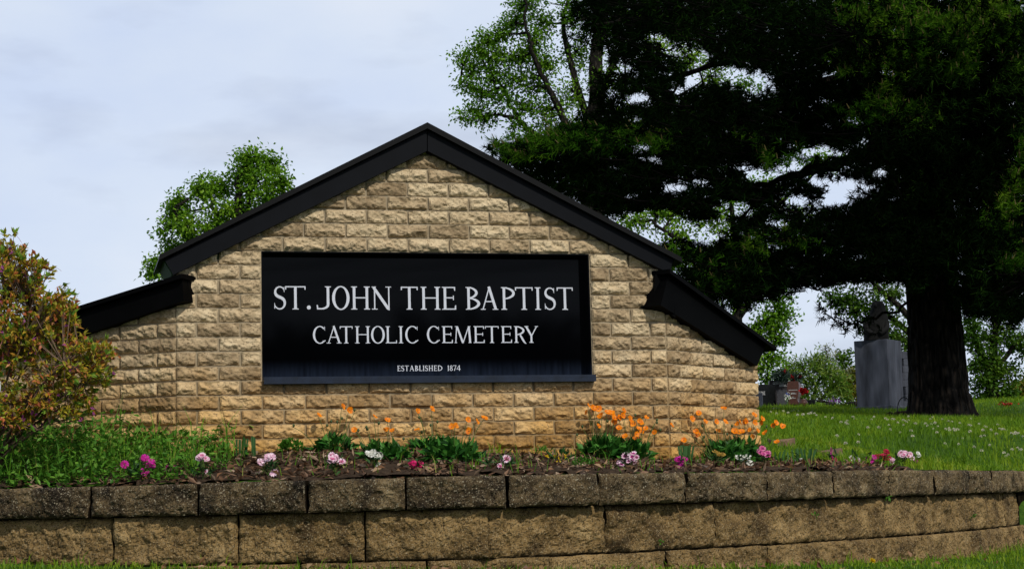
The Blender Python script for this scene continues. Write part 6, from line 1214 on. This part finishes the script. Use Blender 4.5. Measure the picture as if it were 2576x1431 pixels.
# ------------------------------------------------------------------ across the road, mirrored faintly in the polished panel
M['far_ever'] = leafy('far_dark_evergreen', [(0.0, (0.004, 0.010, 0.004)), (1.0, (0.012, 0.028, 0.008))], trans=0.1, gloss=0.0)
def mirror_pt(x, y, dist):
    """the point, dist metres in front of the panel, whose reflection shows at a crop pixel of the panel"""
    d = unit(ray(*L8(x, y))); o_, U_, n_ = FM; oo = o_ + n_ * PN; p = d * ((oo @ n_) / (d @ n_)); return p + (d - 2 * (d @ n_) * n_) * dist
for x, yt, wd_t, lab in ((1085, 405, 60, 'tallest dark conifer across the road, mirrored between the words of the black panel'), (1200, 480, 44, 'small dark conifer next to the tallest one, mirrored in the black panel'), (1420, 440, 50, 'dark conifer mirrored under the third word of the panel'), (1580, 420, 48, 'dark conifer mirrored under the letter B of the panel'), (1765, 440, 62, 'broad dark conifer mirrored under the middle of the last word'), (1980, 450, 46, 'slim dark conifer mirrored near the end of the last word')):
    t = mirror_pt(x, yt, 62); e_ = mirror_pt(x + wd_t, yt, 62); R = float(np.linalg.norm((e_ - t)[:2])) * 1.15; g = float(terrain(t[0], t[1])); r = thing('conifer_tree', (t[0], t[1], g), lab, 'tree', 'conifers across the road')
    mb = MB(); mb.tube([[t[0], t[1], g], [t[0], t[1], t[2] - .5]], [.16, .03], 6); mb.build('trunk', M['bark'], r); mb = MB(); n = 1500; f = rng.uniform(0, 1, n) ** .6; a = rng.uniform(0, 6.283, n); rr_ = R * (f * .95 + .03) * rng.uniform(.6, 1.05, n)
    C = np.stack([t[0] + rr_ * np.cos(a), t[1] + rr_ * np.sin(a), t[2] - f * (t[2] - g - .5)], 1); mb.leaves(C, unit(np.stack([np.cos(a), np.sin(a), -.3 + 0 * a], 1) + rng.normal(0, .3, (n, 3))), unit(rdir(n, 0) + [0, 0, 1]), .55, .30); mb.build('crown', M['far_ever'], r)
for x, yt, lab in ((150, 560, 'broad dark bushy tree across the road, far left in the panel mirror'), (420, 640, 'low dark bushy tree across the road, left of the conifers in the mirror'), (760, 700, 'low wide bushy tree across the road, just left of the tallest conifer'), (1500, 640, 'low bushy tree behind the conifers across the road'), (2200, 560, 'tall bushy tree across the road at the right end of the conifers')):
    t = mirror_pt(x, yt, 74); g = float(terrain(t[0], t[1])); Hh = t[2] - g; r = thing('bushy_tree', (t[0], t[1], g), lab, 'tree', 'bushy trees across the road'); mb = MB(); mb.tube([[t[0], t[1], g], [t[0], t[1], t[2] - 1]], [.2, .05], 6); mb.build('trunk', M['bark'], r)
    mb = MB(); n = 2600; u = rdir(n) * (rng.uniform(.1, 1, (n, 1)) ** .4); C = np.array([t[0], t[1], g + Hh * .52]) + u * [6.5, 3, Hh * .5]; mb.leaves(C, rdir(n), rdir(n), .7, .5); mb.build('crown', M['far_ever'], r)
M['wire'] = plain('black_cable', (0.004, 0.004, 0.004), 0.6); M['pole'] = plain('grey_wood_pole', (0.08, 0.065, 0.05), 0.9, noise_s=8, amt=.3)
ends = []
for (xa, ya), (xb, yb), lab in (((95, 420), (2340, 100), 'lowest black cable between the two wooden poles'), ((95, 330), (1900, 60), 'middle black cable between the two wooden poles'), ((130, 185), (1000, 60), 'highest black cable between the two wooden poles')):
    A, B = mirror_pt(xa, ya, 30), mirror_pt(xb, yb, 30); d = B - A; A2, B2 = A - d * (8 / np.linalg.norm(d)), B + d * (12 / np.linalg.norm(d)); t = np.linspace(0, 1, 15)[:, None]; mb = MB(); mb.tube(A2 + (B2 - A2) * t, .03, 6); tag(mb.build('utility_wire', M['wire']), lab, 'cable', 'cables across the road'); ends.append((A2, B2))
for k, lab in ((0, 'shorter wooden utility pole carrying the cables'), (1, 'taller wooden utility pole carrying the cables')):
    p = np.mean([e_[k] for e_ in ends], 0); top = max(e_[k][2] for e_ in ends) + .5; g = float(terrain(p[0], p[1])); r = thing('utility_pole', (p[0], p[1], g), lab, 'pole', 'utility poles across the road'); mb = MB(); mb.tube([[p[0], p[1], g], [p[0], p[1], top]], [.16, .12], 10); mb.build('pole', M['pole'], r)
    mb = MB(); mb.box([p[0] - .9, p[1] - .06, top - .4], [1.8, 0, 0], [0, .12, 0], [0, 0, .12]); mb.build('crossarm', M['pole'], r)
